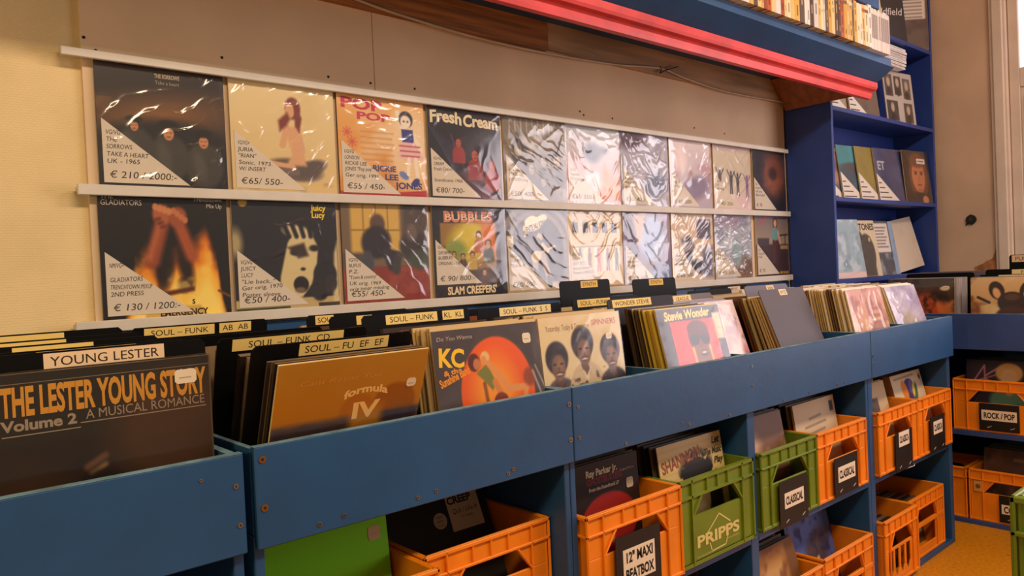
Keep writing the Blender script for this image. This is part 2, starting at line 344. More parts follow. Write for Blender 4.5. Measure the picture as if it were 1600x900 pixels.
# ledger boards, cable, tie
mb = MB(); mb.prism([(-1.6, 2.155), (1.545, 2.128), (1.545, 2.30), (-1.6, 2.30)], 'y', -.024, .0003)
o = mb.build('wooden_batten', 'wood'); tag(o, 'left length of bare brown board on the wall under the high shelf', 'board', 'wall boards under the high shelf')
mb = MB(); mb.prism([(1.55, 2.135), (3.25, 2.125), (3.25, 2.27), (1.55, 2.27)], 'y', -.020, .0003)
o = mb.build('wooden_batten', 'palewood'); tag(o, 'right length of bare brown board on the wall, reaching the blue bookcase', 'board', 'wall boards under the high shelf')
cab = [(-.2, 2.33), (.40, 2.20), (.734, 2.151), (.899, 2.133), (1.184, 2.115), (1.517, 2.113), (1.914, 2.128), (2.211, 2.155), (2.389, 2.136), (2.721, 2.116), (3.24, 2.126)]
def smooth(p, k=6):
    out = []; q = [p[0]] + p + [p[-1]]
    for i in range(1, len(q) - 2):
        for j in range(k):
            t = j / k; out.append(tuple(.5 * (2 * q[i][a] + (q[i + 1][a] - q[i - 1][a]) * t + (2 * q[i - 1][a] - 5 * q[i][a] + 4 * q[i + 1][a] - q[i + 2][a]) * t * t + (3 * q[i][a] - q[i - 1][a] - 3 * q[i + 1][a] + q[i + 2][a]) * t ** 3) for a in range(len(p[0]))))
    return out + [p[-1]]
mb = MB(); mb.tube([(x, -.031, z) for x, z in smooth(cab)], .0045)
o = mb.build('electric_cable', 'cable'); tag(o, 'thin pale cable sagging along the wall below the wooden boards', 'cable')
mb = MB(); mb.tube([(2.20, -.037, 2.132), (2.25, -.038, 2.152), (2.33, -.037, 2.178)], .0025, 6); mb.tube([(2.212, -.031, 2.138), (2.212, -.038, 2.15), (2.212, -.031, 2.165)], .0025, 6)
mb.build('cable_tie', 'black', o)

# ================================================================== RACKS
def screw(parent, x, y, z, m='steel', rad=.0045):
    mb = MB(); mb.disc(x, z, rad, y - .0015, y, (1, 1, 1), n=12); mb.disc(x, z, rad * .45, y - .0019, y - .0014, (0, 0, 0), mi=1, n=6)
    mb.build('screw', [m, 'dark'], parent)
FZ = .866                                                              # bin floor
def rack(label, x0, x1, divs, parts, front=-.79, ptop=1.022, pbot=.845, screws=(), bdiv=True, group='blue record racks along the wall'):
    t = thing('record_rack', label, 'record rack', ((x0 + x1) / 2, -.4, 0), group=group); cx = (x0 + x1) / 2
    def B(name, boxes, m='blue', bv=.002):
        mb = MB()
        for q in boxes: mb.box(q[0] - cx, q[1] - cx, q[2] + .4, q[3] + .4, q[4], q[5])
        return bev(mb.build(name, m, t), bv, 1)
    fp = B('front_panel', [(x0, x1, front, front + .018, pbot, ptop)])
    mb = MB(); mb.box(x0 - cx + .0005, x1 - cx - .0005, front + .4 + .0005, front + .4175, ptop, ptop + .0012); mb.build('worn_top_edge', 'blue_edge', fp)
    for xa, xb in divs: B('upright_panel', [(xa, xb, front + .0185, -.0125, 0, .85)])
    for xa, xb in parts:
        q = B('bin_partition', [(xa, xb, front + .0185, -.46, .865, ptop - .004)])
        mb = MB(); mb.box(xa - cx, xb - cx, front + .4185, -.06, ptop - .004, ptop - .003); mb.build('worn_top_edge', 'blue_edge', q)
    B('bin_floor', [(x0, x1, front + .0185, -.0125, .8465, .8645)])
    B('back_panel', [(x0, x1, -.012, -.0005, 0, 1.198)])
    ins = sorted(divs); 
    for (a, b_), (c, d) in zip(ins[:-1], ins[1:]):
        if c - b_ > .1:
            B('shelf', [(b_ + .0005, c - .0005, front + .0185, -.0125, .433, .460)]); B('base_board', [(b_ + .0005, c - .0005, front + .0185, -.0125, .0, .020)])
    for sc in screws: screw(fp, sc[0] - cx, front + .4, sc[1], sc[2] if len(sc) > 2 else 'steel', sc[3] if len(sc) > 3 else .0045)
    return t
rack('leftmost teal-blue rack, its panel cut by the left edge of the photo', -.80, .012, [(-.80, -.782), (-.006, .012)], [(-.80, -.786), (-.390, -.382), (-.002, .012)], front=-.787, ptop=1.016,
     screws=[(-.003, .963), (.001, .896), (-.06, .985, 'steel', .003)])
rack('teal-blue rack under the orange-brown sleeve, two brass screws at its left end', .030, .810, [(.030, .048), (.792, .810)], [(.030, .040), (.796, .810)],
     screws=[(.044, 1.0, 'brass', .0065), (.044, .916, 'brass', .0065), (.80, .985, 'steel', .006), (.80, .90, 'steel', .006), (.145, .862), (.195, .866), (.36, .862), (.405, .866), (.60, .861), (.615, .868)])
rack('double-width teal-blue rack in the middle, over the orange and green crates', .812, 2.425, [(.812, .830), (1.590, 1.632), (2.407, 2.425)], [(.812, .820), (1.206, 1.214), (1.606, 1.614), (2.408, 2.425)],
     screws=[(.83, .975), (.83, .90), (1.0, .855), (1.27, .862), (1.24, .87, 'steel', .003), (1.47, .856), (1.60, .985), (1.60, .925), (1.78, .857), (1.95, .858), (2.15, .858), (2.2, .86)])
rack('last teal-blue rack at the far end, turning bright blue near the window', 2.428, 3.262, [(2.428, 2.466), (3.228, 3.262)], [(2.428, 2.440), (2.835, 2.843), (3.244, 3.262)],
     screws=[(2.44, .985), (2.44, .93), (2.44, .925, 'steel', .003), (2.44, .90)])
# thin bright wire hook on the shelf edge
mb = MB(); mb.tube([(2.66, -.776, .448), (2.70, -.79, .447), (2.76, -.80, .449), (2.765, -.80, .456)], .002, 6)
tag(mb.build('wire_hook', 'steel'), 'thin bright wire hook sticking out of the shelf edge below the right pair of crates', 'hook')

# far rack, facing the room's left side
def far_rack():
    X0, X1, Y0, Y1 = 3.53, 4.30, -.315, -1.62
    t = thing('record_rack', 'dark blue rack standing across the far end in front of the door wall', 'record rack', (3.9, -1, 0))
    def B(name, q, m='navy'):
        mb = MB(); mb.box(q[0] - 3.9, q[1] - 3.9, q[2] + 1, q[3] + 1, q[4], q[5]); return bev(mb.build(name, m, t), .002, 1)
    fp = B('front_panel', (X0, X0 + .018, Y1, Y0, .845, 1.014))
    mb = MB(); mb.box(X0 - 3.9 + .0005, X0 - 3.8825, Y1 + 1, Y0 + 1, 1.014, 1.015); mb.build('worn_top_edge', 'blue_edge', fp)
    B('bin_floor', (X0 + .0185, X1, Y1, Y0, .8505, .8645))
    for y in (Y0 - .018, -1.145, Y1): B('upright_panel', (X0 + .03, X1, y, y + .018, 0, .85))
    for a, b_ in ((-1.1265, Y0 - .0185), (Y1 + .0185, -1.1455)):
        B('shelf', (X0 + .012, X1, a, b_, .430, .455)); B('base_board', (X0 + .03, X1, a, b_, 0, .022))
    B('back_panel', (X1 + .0005, X1 + .012, Y1, Y0, 0, 1.02))
far_rack()

# ================================================================== BOOKCASE AND HIGH SHELF
BX0, BX1, BYF = 3.300, 4.655, -.25
t = thing('bookcase', 'tall cobalt-blue bookcase in the corner beside the record wall', 'bookcase', (3.97, -.13, 0))
def BB(name, q, m='cobalt'):
    mb = MB(); mb.box(q[0] - 3.97, q[1] - 3.97, q[2] + .13, q[3] + .13, q[4], q[5]); return bev(mb.build(name, m, t), .0015, 1)
BB('side_panel', (BX0, BX0 + .022, BYF, -.001, 0, 3.1)); BB('side_panel', (BX1 - .022, BX1, BYF, -.001, 0, 3.1))
BB('back_panel', (BX0 + .0225, BX1 - .0225, -.012, -.001, 0, 3.1))
for z in (.40, .80, 1.196, 1.618, 2.078, 2.555): BB('shelf', (BX0 + .0225, BX1 - .0225, BYF + .001, -.0125, z - .022, z))
# high shelf: board, sloping fascia, lip, red moulding, end board
XE = 3.285
t = thing('wall_shelf', 'long high blue shelf with a red moulding, carrying the row of books', 'shelf', (1.5, -.3, 2.2))
def WS(name, poly, m, x0=-1.7, x1=3.40):
    mb = MB(); mb.prism([(y + .3, z - 2.2) for y, z in poly], 'x', x0 - 1.5, x1 - 1.5); return mb.build(name, m, t)
WS('shelf_board', [(-.50, 2.232), (-.0255, 2.232), (-.0255, 2.252), (-.50, 2.252)], 'blue', x1=3.284)
WS('front_lip', [(-.522, 2.216), (-.5005, 2.216), (-.5005, 2.252), (-.522, 2.252)], 'blue', x1=3.37)
WS('fascia', [(-.432, 2.158), (-.420, 2.158), (-.488, 2.2155), (-.522, 2.2155)], 'blue', x1=3.405)
WS('red_moulding', [(-.385, 2.086), (-.408, 2.086), (-.412, 2.098), (-.414, 2.112), (-.420, 2.119), (-.436, 2.124), (-.442, 2.134), (-.443, 2.1575), (-.385, 2.1575)], 'red', x1=3.40)
mb = MB()
A, B_, Cc, D_ = (3.13, -.026, 2.228), (3.265, -.026, 2.085), (3.265, -.384, 2.088), (3.13, -.384, 2.228)
mb.add([A, B_, Cc, D_] + [(p[0] + .015, p[1], p[2] + .004) for p in (A, B_, Cc, D_)], [(0, 1, 2, 3), (7, 6, 5, 4), (0, 4, 5, 1), (1, 5, 6, 2), (2, 6, 7, 3), (3, 7, 4, 0)])
for i in range(len(mb.v)): mb.v[i] = (mb.v[i][0] - 1.5, mb.v[i][1] + .3, mb.v[i][2] - 2.2)
mb.build('end_board', 'brown', t)
t2 = thing('wall_shelf', 'upper blue shelf with a red edge, above the row of books', 'shelf', (1.5, -.3, 2.472))
mb = MB(); mb.box(-3.2, 1.72, -.2, .298, .0, .02); mb.build('shelf_board', 'blue', t2)
mb = MB(); mb.prism([(-.215, .0), (-.2005, .0), (-.2005, .05), (-.215, .05)], 'x', -3.2, 1.775); mb.build('front_lip', 'blue', t2)
mb = MB(); mb.prism([(-.19, -.022), (-.17, -.022), (-.165, -.0005), (-.195, -.0005)], 'x', -3.2, 1.72); mb.build('red_moulding', 'red', t2)

# ================================================================== RECORDS ON THE WALL
def price_tag(parent, lines, price, w=.205, h=.158, x=-.148, z=.012, label=None):
    mb = MB(); mb.prism([(x, z), (x + w, z), (x, z + h)], 'y', -.0012, -.0004, (218, 203, 184))
    for t, px, pz, hh, ww in lines: mb.text(t, x + px, z + pz, hh, -.0014, (30, 24, 26), ww, shear=.12, rot=R(rnd.uniform(-1, 2)))
    mb.text(price, x + .012, z + .012, .0165, -.0014, (44, 36, 36), min(w * .78, .0135 * len(price)), shear=.15)
    tag(mb.build('price_tag', 'paper', parent), 'white triangular card with a handwritten price')
def tl(ls, z0=.119, dz=.0178, h=.011):                                  # stacked short lines that widen with the triangle
    out = []
    for i, s in enumerate(ls):
        z = z0 - i * dz; room = .205 * (1 - (z + h) / .158) ; out.append((s, .008, z, h, max(.02, min(room * .92, len(s) * .0085))))
    return out
XS1 = [0.0, .329, .655, .984, 1.312, 1.628, 1.950, 2.276, 2.611, 2.950]
XS2 = [-.008, .320, .651, .985, 1.302, 1.621, 1.945, 2.270, 2.599, 2.955]
WZ1, WZ2 = 1.5575, 1.2285

def sil(a, cx, cy, s, col, arms=1):                                     # small standing figure
    a.ell(cx, cy + .30 * s, .055 * s, .07 * s, col); a.ell(cx, cy + .10 * s, .085 * s, .16 * s, col)
    a.line(cx - .03 * s, cy, cx - .05 * s, cy - .32 * s, .032 * s, col); a.line(cx + .03 * s, cy, cx + .05 * s, cy - .32 * s, .032 * s, col)
    if arms: a.line(cx - .06 * s, cy + .18 * s, cx - .2 * s, cy + .38 * s, .024 * s, col); a.line(cx + .06 * s, cy + .18 * s, cx + .2 * s, cy + .36 * s, .024 * s, col)

def w11():
    a = Art((46, 36, 32), 130); a.grad((34, 28, 28), (52, 42, 38)); a.ell(.48, .60, .5, .13, (150, 98, 52), 6, .25, .9).noise((150, 104, 60), 7, 3, .52, 3, .6, (np.abs(a.Y - .62) < .09) * 1.)
    a.ell(.5, .2, .62, .36, (36, 32, 32), 0, .1)
    for x, y, s in ((.27, .50, .085), (.53, .46, .115), (.81, .41, .11)):
        a.ell(x, y - .20, .16, .19, (66, 62, 56), 0, .04); a.ell(x - .04, y - .2, .05, .12, (84, 80, 72), 12, .05); a.person(x, y, s, (206, 140, 98), (30, 26, 25), (60, 56, 50), False); a.ell(x, y + s * .62, s * .66, s * .30, (28, 25, 24), 0, .02)
    a.noise((74, 66, 58), 12, 5, .55, 3, .5, (a.Y < .34) * 1.)
    def tx(m): m.text('THE SORROWS', .012, .284, .0105, -.0003, (176, 160, 134), .062, True, align='c'); m.text('Take a heart', .012, .268, .009, -.0003, (166, 152, 130), .06, False, align='c')
    return a, tx
def w12():
    a = Art((226, 200, 146), 120); a.grad((220, 190, 130), (232, 210, 160)); a.noise((214, 182, 124), 4, 8, .5, 2, .5)
    sk, hr = (220, 168, 126), (128, 58, 46)
    a.ell(.58, .22, .27, .10, (108, 92, 84), -6, .03).ell(.74, .24, .16, .07, (96, 84, 80), 20, .03).line(.30, .27, .56, .24, .03, sk).line(.36, .22, .6, .2, .028, (120, 104, 94))
    a.poly([(.50, .60), (.56, .36), (.50, .26), (.70, .26), (.66, .44), (.62, .62)], sk, .03).line(.52, .6, .47, .44, .03, sk).line(.62, .6, .66, .40, .032, sk)
    a.ell(.585, .78, .075, .10, hr, 0, .02).ell(.555, .755, .045, .065, sk, 0, .015).poly([(.60, .85), (.67, .70), (.64, .56), (.60, .62), (.60, .72)], hr, .02).poly([(.53, .74), (.44, .66), (.45, .56), (.52, .62), (.555, .68)], hr, .03)
    a.noise((170, 140, 90), 9, 4, .55, 3, .6, (np.abs(a.Y - .06) < .05) * 1.)
    return a, None
def w13():
    a = Art((230, 164, 80), 120); a.grad((214, 138, 54), (234, 178, 104)); a.noise((238, 204, 160), 3, 12, .48, 4, .8)
    a.ell(.8, .5, .24, .42, (240, 214, 176), 0, .12, .8).rect(0, 0, 1, .05, (176, 40, 44)).poly([(.55, .05), (1, .05), (1, .085)], (176, 40, 44))
    sk, nv = (244, 226, 200), (58, 60, 130)
    a.line(.76, .66, .68, .86, .026, sk).line(.86, .66, .95, .5, .024, sk).ell(.78, .80, .085, .085, (60, 52, 70)).ell(.775, .775, .062, .066, sk).ell(.755, .78, .012, .01, nv).ell(.80, .78, .012, .01, nv)
    a.poly([(.72, .70), (.86, .70), (.87, .55), (.73, .55)], nv).poly([(.72, .57), (.88, .57), (.98, .42), (.82, .36), (.66, .42)], (232, 190, 186))
    for q in (.0, .05, .10): a.line(.69 + q * .2, .53 - q, .94 - q * .1, .53 - q, .007, (186, 70, 80))
    a.line(.80, .40, .78, .24, .022, sk).line(.88, .40, .90, .2, .022, sk).ell(.73, .23, .06, .035, (110, 130, 190), -30).ell(.87, .165, .055, .035, nv, 35)
    for q in range(6): a.line(.25, .64 - q * .055, .62 - .02 * (q % 2), .64 - q * .055, .009, (190, 140, 96), .55)
    for x, y in ((.10, .62), (.15, .53)):
        for k in range(4): a.line(x - .05 * math.cos(k * .8), y - .05 * math.sin(k * .8), x + .05 * math.cos(k * .8), y + .05 * math.sin(k * .8), .006, (206, 84, 80), .8)
    def tx(m):
        m.text('POP', -.146, .270, .032, -.0003, (196, 50, 78), .145, True, rot=R(-1)); m.text('POP', -.092, .238, .023, -.0003, (200, 60, 90), .12, True)
        m.text('RICKIE', .0, .082, .018, -.0003, (70, 70, 130), .085, True, align='c'); m.text('LEE', .0, .056, .018, -.0003, (70, 70, 130), .05, True); m.text('JONES', .040, .030, .020, -.0003, (60, 60, 125), .10, True)
    return a, tx
def w14():
    a = Art((28, 22, 26), 120)
    for k in range(7): a.line(.02 + .05 * k, .78 - .03 * k, .34 + .03 * k, .30 - .04 * k, .004, (86, 96, 140), .7)
    a.line(.3, .7, .5, .25, .01, (96, 80, 110), .7).ell(.66, .1, .3, .3, (70, 22, 18), 0, .2)
    for x, y, s, cl in ((.40, .62, .10, (150, 40, 34)), (.62, .50, .125, (142, 36, 28)), (.86, .40, .13, (156, 50, 36))): a.person(x, y, s, (186, 84, 56), (40, 20, 18), cl)
    a.rect(.7, 0, .86, .12, (96, 24, 26), soft=.06)
    def tx(m): m.text('Fresh', -.148, .255, .040, -.0003, (232, 214, 176), .135, True, arc=.006); m.text('Cream', -.008, .252, .040, -.0003, (232, 214, 176), .155, True, arc=.004)
    return a, tx
def w15():
    a = Art((112, 98, 76), 90); a.grad((98, 84, 66), (128, 116, 98)); a.noise((168, 152, 122), 7, 21, .5, 4, .8)
    for k in range(9): a.line(.1 + .09 * k, .80 + .02 * (k % 2), .1 + .09 * k, .97, .008, (190, 180, 160), .8)
    for x, y, s in ((.22, .62, .17), (.42, .40, .12), (.62, .5, .13), (.84, .52, .15), (.6, .25, .11)): a.person(x, y, s, (176, 158, 126), (60, 52, 44), (92, 84, 74))
    a.noise((70, 62, 54), 9, 31, .56, 5, .6)
    return a, None
def w16():
    a = Art((186, 188, 196), 80); a.grad((214, 150, 140), (196, 204, 212)); a.noise((232, 232, 236), 4, 41, .5, 4, .9).ell(.48, .66, .16, .12, (84, 90, 104), 0, .08).ell(.66, .70, .1, .05, (110, 112, 126), 0, .05).poly([(.56, .1), (.7, .5), (.98, .3), (.98, .06)], (228, 156, 110), .12).rect(0, 0, 1, .06, (210, 130, 160)).ell(0, .2, .08, .3, (190, 90, 50), 0, .06)  # silvery tone and pale patches: window glare painted into the cover colours
    def tx(m): m.text('VAPAA MEININKI', 0, .006, .010, -.0003, (240, 220, 230), .26, True, align='c')
    return a, tx
def w17():
    a = Art((176, 172, 186), 80); a.noise((120, 112, 136), 3, 51, .48, 4, .8).noise((214, 210, 222), 5, 52, .5, 4, .7).ell(.2, .88, .3, .12, (96, 72, 86), 0, .1).ell(.7, .3, .26, .16, (128, 136, 160), 20, .1)  # silver-lavender blotches paint the glare on the plastic into the cover
    return a, None
def w18():
    a = Art((214, 190, 190), 80); a.grad((176, 160, 176), (222, 204, 202)); a.noise((150, 92, 82), 6, 61, .5, 4, .8, np.clip(1.4 - np.hypot(a.X - .65, a.Y - .6) * 2.6, 0, 1)).ell(.6, .3, .34, .16, (128, 112, 140), 15, .1).ell(.25, .7, .16, .2, (232, 210, 206), 0, .1).ell(.82, .6, .14, .06, (190, 150, 160), 0, .06)
    return a, None
def w19():
    a = Art((206, 188, 164), 90); a.grad((222, 190, 190), (204, 188, 164), .1, .4).rect(0, .9, 1, 1, (190, 166, 160), soft=.04)
    for x, y, c in ((.16, .44, (70, 66, 84)), (.46, .42, (46, 48, 62)), (.64, .40, (58, 54, 66)), (.90, .38, (128, 86, 130))): sil(a, x, y, .5, c)
    a.noise((240, 226, 222), 4, 71, .5, 4, .6, (a.Y < .25) * 1.)
    return a, None
def w110():
    a = Art((46, 36, 36), 80); a.ell(.62, .6, .36, .34, (128, 72, 48), 0, .2).noise((160, 98, 62), 6, 81, .5, 5, .7, np.clip(1.3 - np.hypot(a.X - .6, a.Y - .6) * 2.6, 0, 1)).ell(.6, .62, .12, .1, (70, 40, 32), 0, .08).noise((30, 26, 30), 4, 83, .55, 4, .6)
    return a, None
def w21():
    a = Art((26, 20, 18), 140)
    X, Y = a.X, a.Y; hg = .22 + .52 * np.exp(-((X - .79) / .16) ** 2) + .30 * np.exp(-((X - .54) / .11) ** 2) + .30 * np.exp(-((X - .33) / .09) ** 2) + .18 * np.exp(-((X - .22) / .05) ** 2)
    t = np.linspace(0, 1, 140); wv = np.repeat(vnoise(140, 16, 93)[70][None], 140, 0); hg = (hg + .16 * (fbm(140, 9, 91) - .5) + .14 * (wv - .5)) * np.clip((X - .14) * 9, 0, 1) * np.clip((.97 - X) * 14, 0, 1)
    a.mix(np.clip((hg - Y) * 4.5, 0, 1), (214, 100, 14)).mix(np.clip((hg * .86 - Y) * 4, 0, 1), (244, 164, 34)).mix(np.clip((hg * .68 - Y) * 3.4, 0, 1), (255, 222, 110))
    a.ell(.485, .38, .05, .15, (34, 20, 16), -12, .05).ell(.635, .42, .055, .17, (40, 22, 16), 10, .05).ell(.62, .26, .05, .06, (46, 26, 18), 0, .04)
    fl = np.clip((hg - Y) * 4, 0, 1)
    hd = (150, 72, 42); a.line(.38, .46, .47, .78, .058, hd, soft=.05).line(.69, .50, .60, .76, .05, (170, 84, 44), soft=.05).line(.36, .48, .45, .76, .02, (186, 100, 56), soft=.05)
    a.ell(.47, .84, .075, .08, (176, 96, 58), 10, .03).ell(.59, .82, .075, .085, (160, 82, 50), -10, .03)
    for k in range(4): a.ell(.42 + .035 * k, .90 - .012 * k, .022, .03, (206, 132, 84), 0, .012).ell(.56 + .03 * k, .87 - .025 * k, .022, .026, (196, 118, 74), 0, .012)
    for k in range(3): a.ell(.435 + .02 * k, .80 - .03 * k, .03, .016, (120, 56, 34), 20, .012)
    a.noise((255, 222, 120), 8, 92, .52, 4, .6, fl).poly([(.30, .0), (.33, .09), (.74, .09), (.80, .0)], (214, 176, 84), .02).poly([(.45, .17), (.7, .21), (.7, .245), (.45, .21)], (96, 44, 22), .02).line(.90, .2, .99, .15, .01, (120, 66, 40))
    def tx(m):
        m.text('THE', -.152, .302, .011, -.0003, (206, 190, 170), .030); m.text('GLADIATORS', -.152, .286, .013, -.0003, (206, 190, 170), .095)
        m.text('Trenchtown', .145, .300, .010, -.0003, (206, 190, 170), .075, align='r'); m.text('Mix Up', .145, .283, .011, -.0003, (206, 190, 170), .042, align='r')
        m.text('EMERGENCY', -.026, .004, .016, -.0003, (44, 26, 16), .12, True); m.text('S', .055, .032, .012, -.0003, (44, 26, 16), None, True)
    return a, tx
def w22():
    a = Art((40, 38, 44), 120); cr = (218, 196, 144)
    a.rect(0, 0, 1, .10, (196, 172, 120)).poly([(.93, 0), (1, 0), (1, .62), (.96, .5)], cr, .03).ell(.02, .6, .06, .12, (176, 158, 116), 0, .06)
    a.poly([(.40, .10), (.42, .30), (.50, .60), (.56, .70), (.74, .68), (.80, .56), (.78, .40), (.72, .22), (.62, .10)], cr, .02)
    a.ell(.60, .70, .14, .06, (230, 210, 160), -10, .03).ell(.585, .52, .065, .035, (44, 38, 40), 10, .015).poly([(.50, .56), (.66, .60), (.70, .48), (.60, .46)], (60, 50, 46), .03).ell(.76, .55, .05, .03, (44, 38, 40), 0, .02)
    a.ell(.64, .36, .025, .016, (50, 40, 40), 0, .01).ell(.615, .22, .075, .075, (34, 28, 32), 0, .012).ell(.605, .17, .05, .026, (120, 96, 80), 0, .015)
    a.ell(.86, .30, .12, .13, (40, 38, 44), 0, .02).ell(.80, .16, .09, .1, (46, 42, 46), 0, .02).ell(.92, .22, .06, .08, (54, 48, 50), 0, .02).noise((150, 130, 96), 8, 95, .6, 6, .8, np.clip(1.2 - np.hypot(a.X - .86, a.Y - .27) * 5, 0, 1))
    for k in range(4): a.line(.44 + .09 * k, .84 - .02 * k, .52 + .07 * k, .66, .022, (40, 38, 44), soft=.02)
    a.ell(.10, .955, .04, .035, (196, 156, 50)).rect(.78, .0, 1, .045, (70, 56, 44)).rect(0, 0, .5, .03, (60, 74, 40))
    def tx(m): m.text('Juicy', .078, .283, .017, -.0003, (240, 202, 50), .046, True); m.text('Lucy', .078, .262, .017, -.0003, (240, 202, 50), .042, True)
    return a, tx
def w23():
    a = Art((108, 86, 66), 110); a.rect(0, .36, 1, 1, (120, 98, 76)).rect(.10, .46, .66, .98, (214, 172, 84), soft=.04).rect(.70, .5, 1, 1, (84, 70, 62), soft=.06)
    for x in (.24, .38, .52): a.line(x, .46, x, .98, .007, (150, 116, 60))
    a.line(.1, .72, .66, .72, .008, (150, 116, 60)).grad((120, 44, 34), (150, 66, 50), 0, .36, 0).rect(0, 0, 1, .36, (138, 52, 40), soft=.03).noise((164, 80, 62), 9, 98, .5, 4, .6, (a.Y < .35) * 1.)
    dk = (48, 42, 48); a.ell(.40, .78, .085, .10, (96, 72, 60), 0, .03).ell(.38, .60, .17, .16, dk, 20, .04).line(.36, .52, .62, .46, .05, dk, soft=.03).line(.5, .5, .55, .36, .05, (56, 50, 56), soft=.03).line(.62, .46, .60, .32, .045, (66, 60, 62), soft=.03)
    a.ell(.82, .55, .17, .15, (60, 54, 52), 0, .05).ell(.80, .70, .07, .09, (110, 92, 84), 0, .04).ell(.9, .42, .14, .1, (70, 78, 60), 0, .05).rect(.0, .36, .3, .5, (88, 76, 74), soft=.04).ell(.28, .40, .06, .12, (70, 74, 84), 0, .03)
    return a, None
def w24():
    a = Art((30, 24, 26), 120); a.rect(.10, .15, .86, .80, (150, 112, 40), soft=.02).ell(.50, .60, .30, .22, (216, 190, 40), 20, .12).rect(.66, .4, .86, .8, (222, 120, 40), soft=.08).ell(.3, .5, .14, .12, (132, 148, 52), 0, .08).rect(.10, .15, .86, .30, (70, 52, 34), soft=.06)
    for x, y, s, cl in ((.62, .66, .085, (190, 108, 54)), (.75, .57, .09, (70, 78, 56)), (.27, .46, .06, (150, 80, 44)), (.39, .44, .06, (92, 70, 50)), (.52, .45, .07, (196, 160, 60)), (.68, .26, .07, (92, 60, 44))): a.person(x, y, s, (222, 164, 104), (72, 44, 30), cl)
    def tx(m):
        m.text('BUBBLES', -.004, .256, .036, -.0003, (214, 128, 92), .215, True, align='c'); m.text('BUBBLES', -.004, .262, .020, -.0006, (240, 206, 170), .205, False, align='c')
        m.text("SLAM CREEPERS'", .002, .012, .026, -.0003, (240, 214, 168), .215, True, align='c')
    return a, tx
def w25():
    a = Art((52, 44, 40), 110)
    for r, c in ((.60, (128, 112, 92)), (.53, (78, 68, 58)), (.48, (120, 104, 84)), (.42, (38, 32, 32))): a.ell(.50, .52, r, r * .92, c, 0, .02)
    a.rect(.09, 0, .92, .5, (38, 32, 32)).rect(.0, .0, .09, .5, (112, 98, 80)).rect(.92, 0, 1, .5, (100, 86, 72)).rect(0, 0, 1, .12, (186, 158, 116), soft=.05).rect(.02, .54, .12, .66, (222, 204, 172))
    sk = (206, 172, 128)
    a.ell(.53, .64, .045, .055, sk).ell(.50, .54, .085, .1, (70, 60, 58)).ell(.38, .56, .05, .06, (88, 72, 62)).line(.46, .42, .44, .24, .045, (150, 130, 104)).line(.58, .42, .66, .16, .045, (160, 138, 110)).line(.66, .16, .68, .08, .035, (40, 32, 30)).line(.44, .24, .42, .1, .03, (40, 32, 30))
    a.ell(.47, .42, .085, .065, (222, 198, 150), 20).line(.50, .45, .78, .54, .014, (206, 180, 130)).line(.58, .56, .66, .48, .025, sk)
    for x, y, rx, ry in ((.46, .80, .17, .075), (.35, .76, .08, .05), (.58, .86, .09, .05), (.40, .84, .1, .05), (.33, .70, .03, .02), (.30, .66, .018, .012)): a.ell(x, y, rx, ry, (240, 216, 170), 18)
    def tx(m): m.text('ENTE NU IGEN!', -.052, .220, .021, -.0003, (36, 30, 30), .105, True, rot=R(17))
    return a, tx
def w26():
    a = Art((218, 188, 138), 100); a.grad((222, 190, 136), (212, 180, 130))
    for k in range(5): a.rect(.08 + .18 * k, .70, .18 + .18 * k, .83, (72, 62, 72)).rect(.10 + .18 * k, .84, .15 + .18 * k, .86, (150, 120, 96))
    for k in range(5): a.ell(.14 + .18 * k, .46, .06, .08, (232, 214, 180)).rect(.08 + .18 * k, .22, .20 + .18 * k, .46, (232, 214, 180))
    for k, c in enumerate(((96, 66, 56), (130, 80, 60), (190, 70, 80), (110, 80, 96), (80, 66, 60))): sil(a, .20 + .17 * k, .36, .42, c, 0)
    a.line(.03, .52, .97, .54, .006, (120, 92, 70)).rect(0, 0, 1, .03, (150, 110, 70))
    return a, None
def w27():
    a = Art((122, 106, 140), 90); a.grad((92, 84, 120), (150, 126, 150)); a.ell(.60, .62, .27, .30, (152, 170, 206), 0, .05).noise((224, 226, 236), 4, 113, .5, 4, .8, np.clip(1.4 - np.hypot(a.X - .6, a.Y - .6) * 3.2, 0, 1)).ell(.45, .2, .24, .1, (96, 70, 70), 10, .06).ell(.8, .16, .26, .12, (92, 108, 150), 0, .06).poly([(.2, .95), (.5, 1), (.36, .6), (.3, .5)], (196, 160, 130), .06).poly([(0, 1), (.2, .9), (.3, .4), (.1, .3)], (70, 58, 80), .08)
    return a, None
def w28():
    a = Art((220, 192, 164), 90); a.rect(.60, .62, .94, .90, (88, 80, 100), soft=.03).poly([(.20, .62), (.42, .66), (.62, .40), (.70, .1), (.48, .16), (.28, .42)], (56, 48, 54), .04).ell(.56, .36, .09, .10, (232, 212, 186), 0, .03).ell(.60, .22, .14, .1, (44, 38, 44), 0, .04).rect(.7, .05, .98, .5, (110, 110, 128), soft=.1).noise((236, 222, 206), 4, 117, .52, 4, .6)
    return a, None
def w29():
    a = Art((172, 174, 184), 80); a.noise((120, 122, 142), 3, 121, .48, 4, .7).noise((210, 214, 220), 5, 122, .5, 4, .7).ell(.8, .14, .26, .2, (120, 92, 70), 0, .1).ell(.4, .9, .4, .1, (150, 136, 156), 0, .08).ell(.6, .4, .14, .2, (150, 170, 170), 0, .1)  # silver base and pale blotches are painted glare of the creased plastic
    return a, None
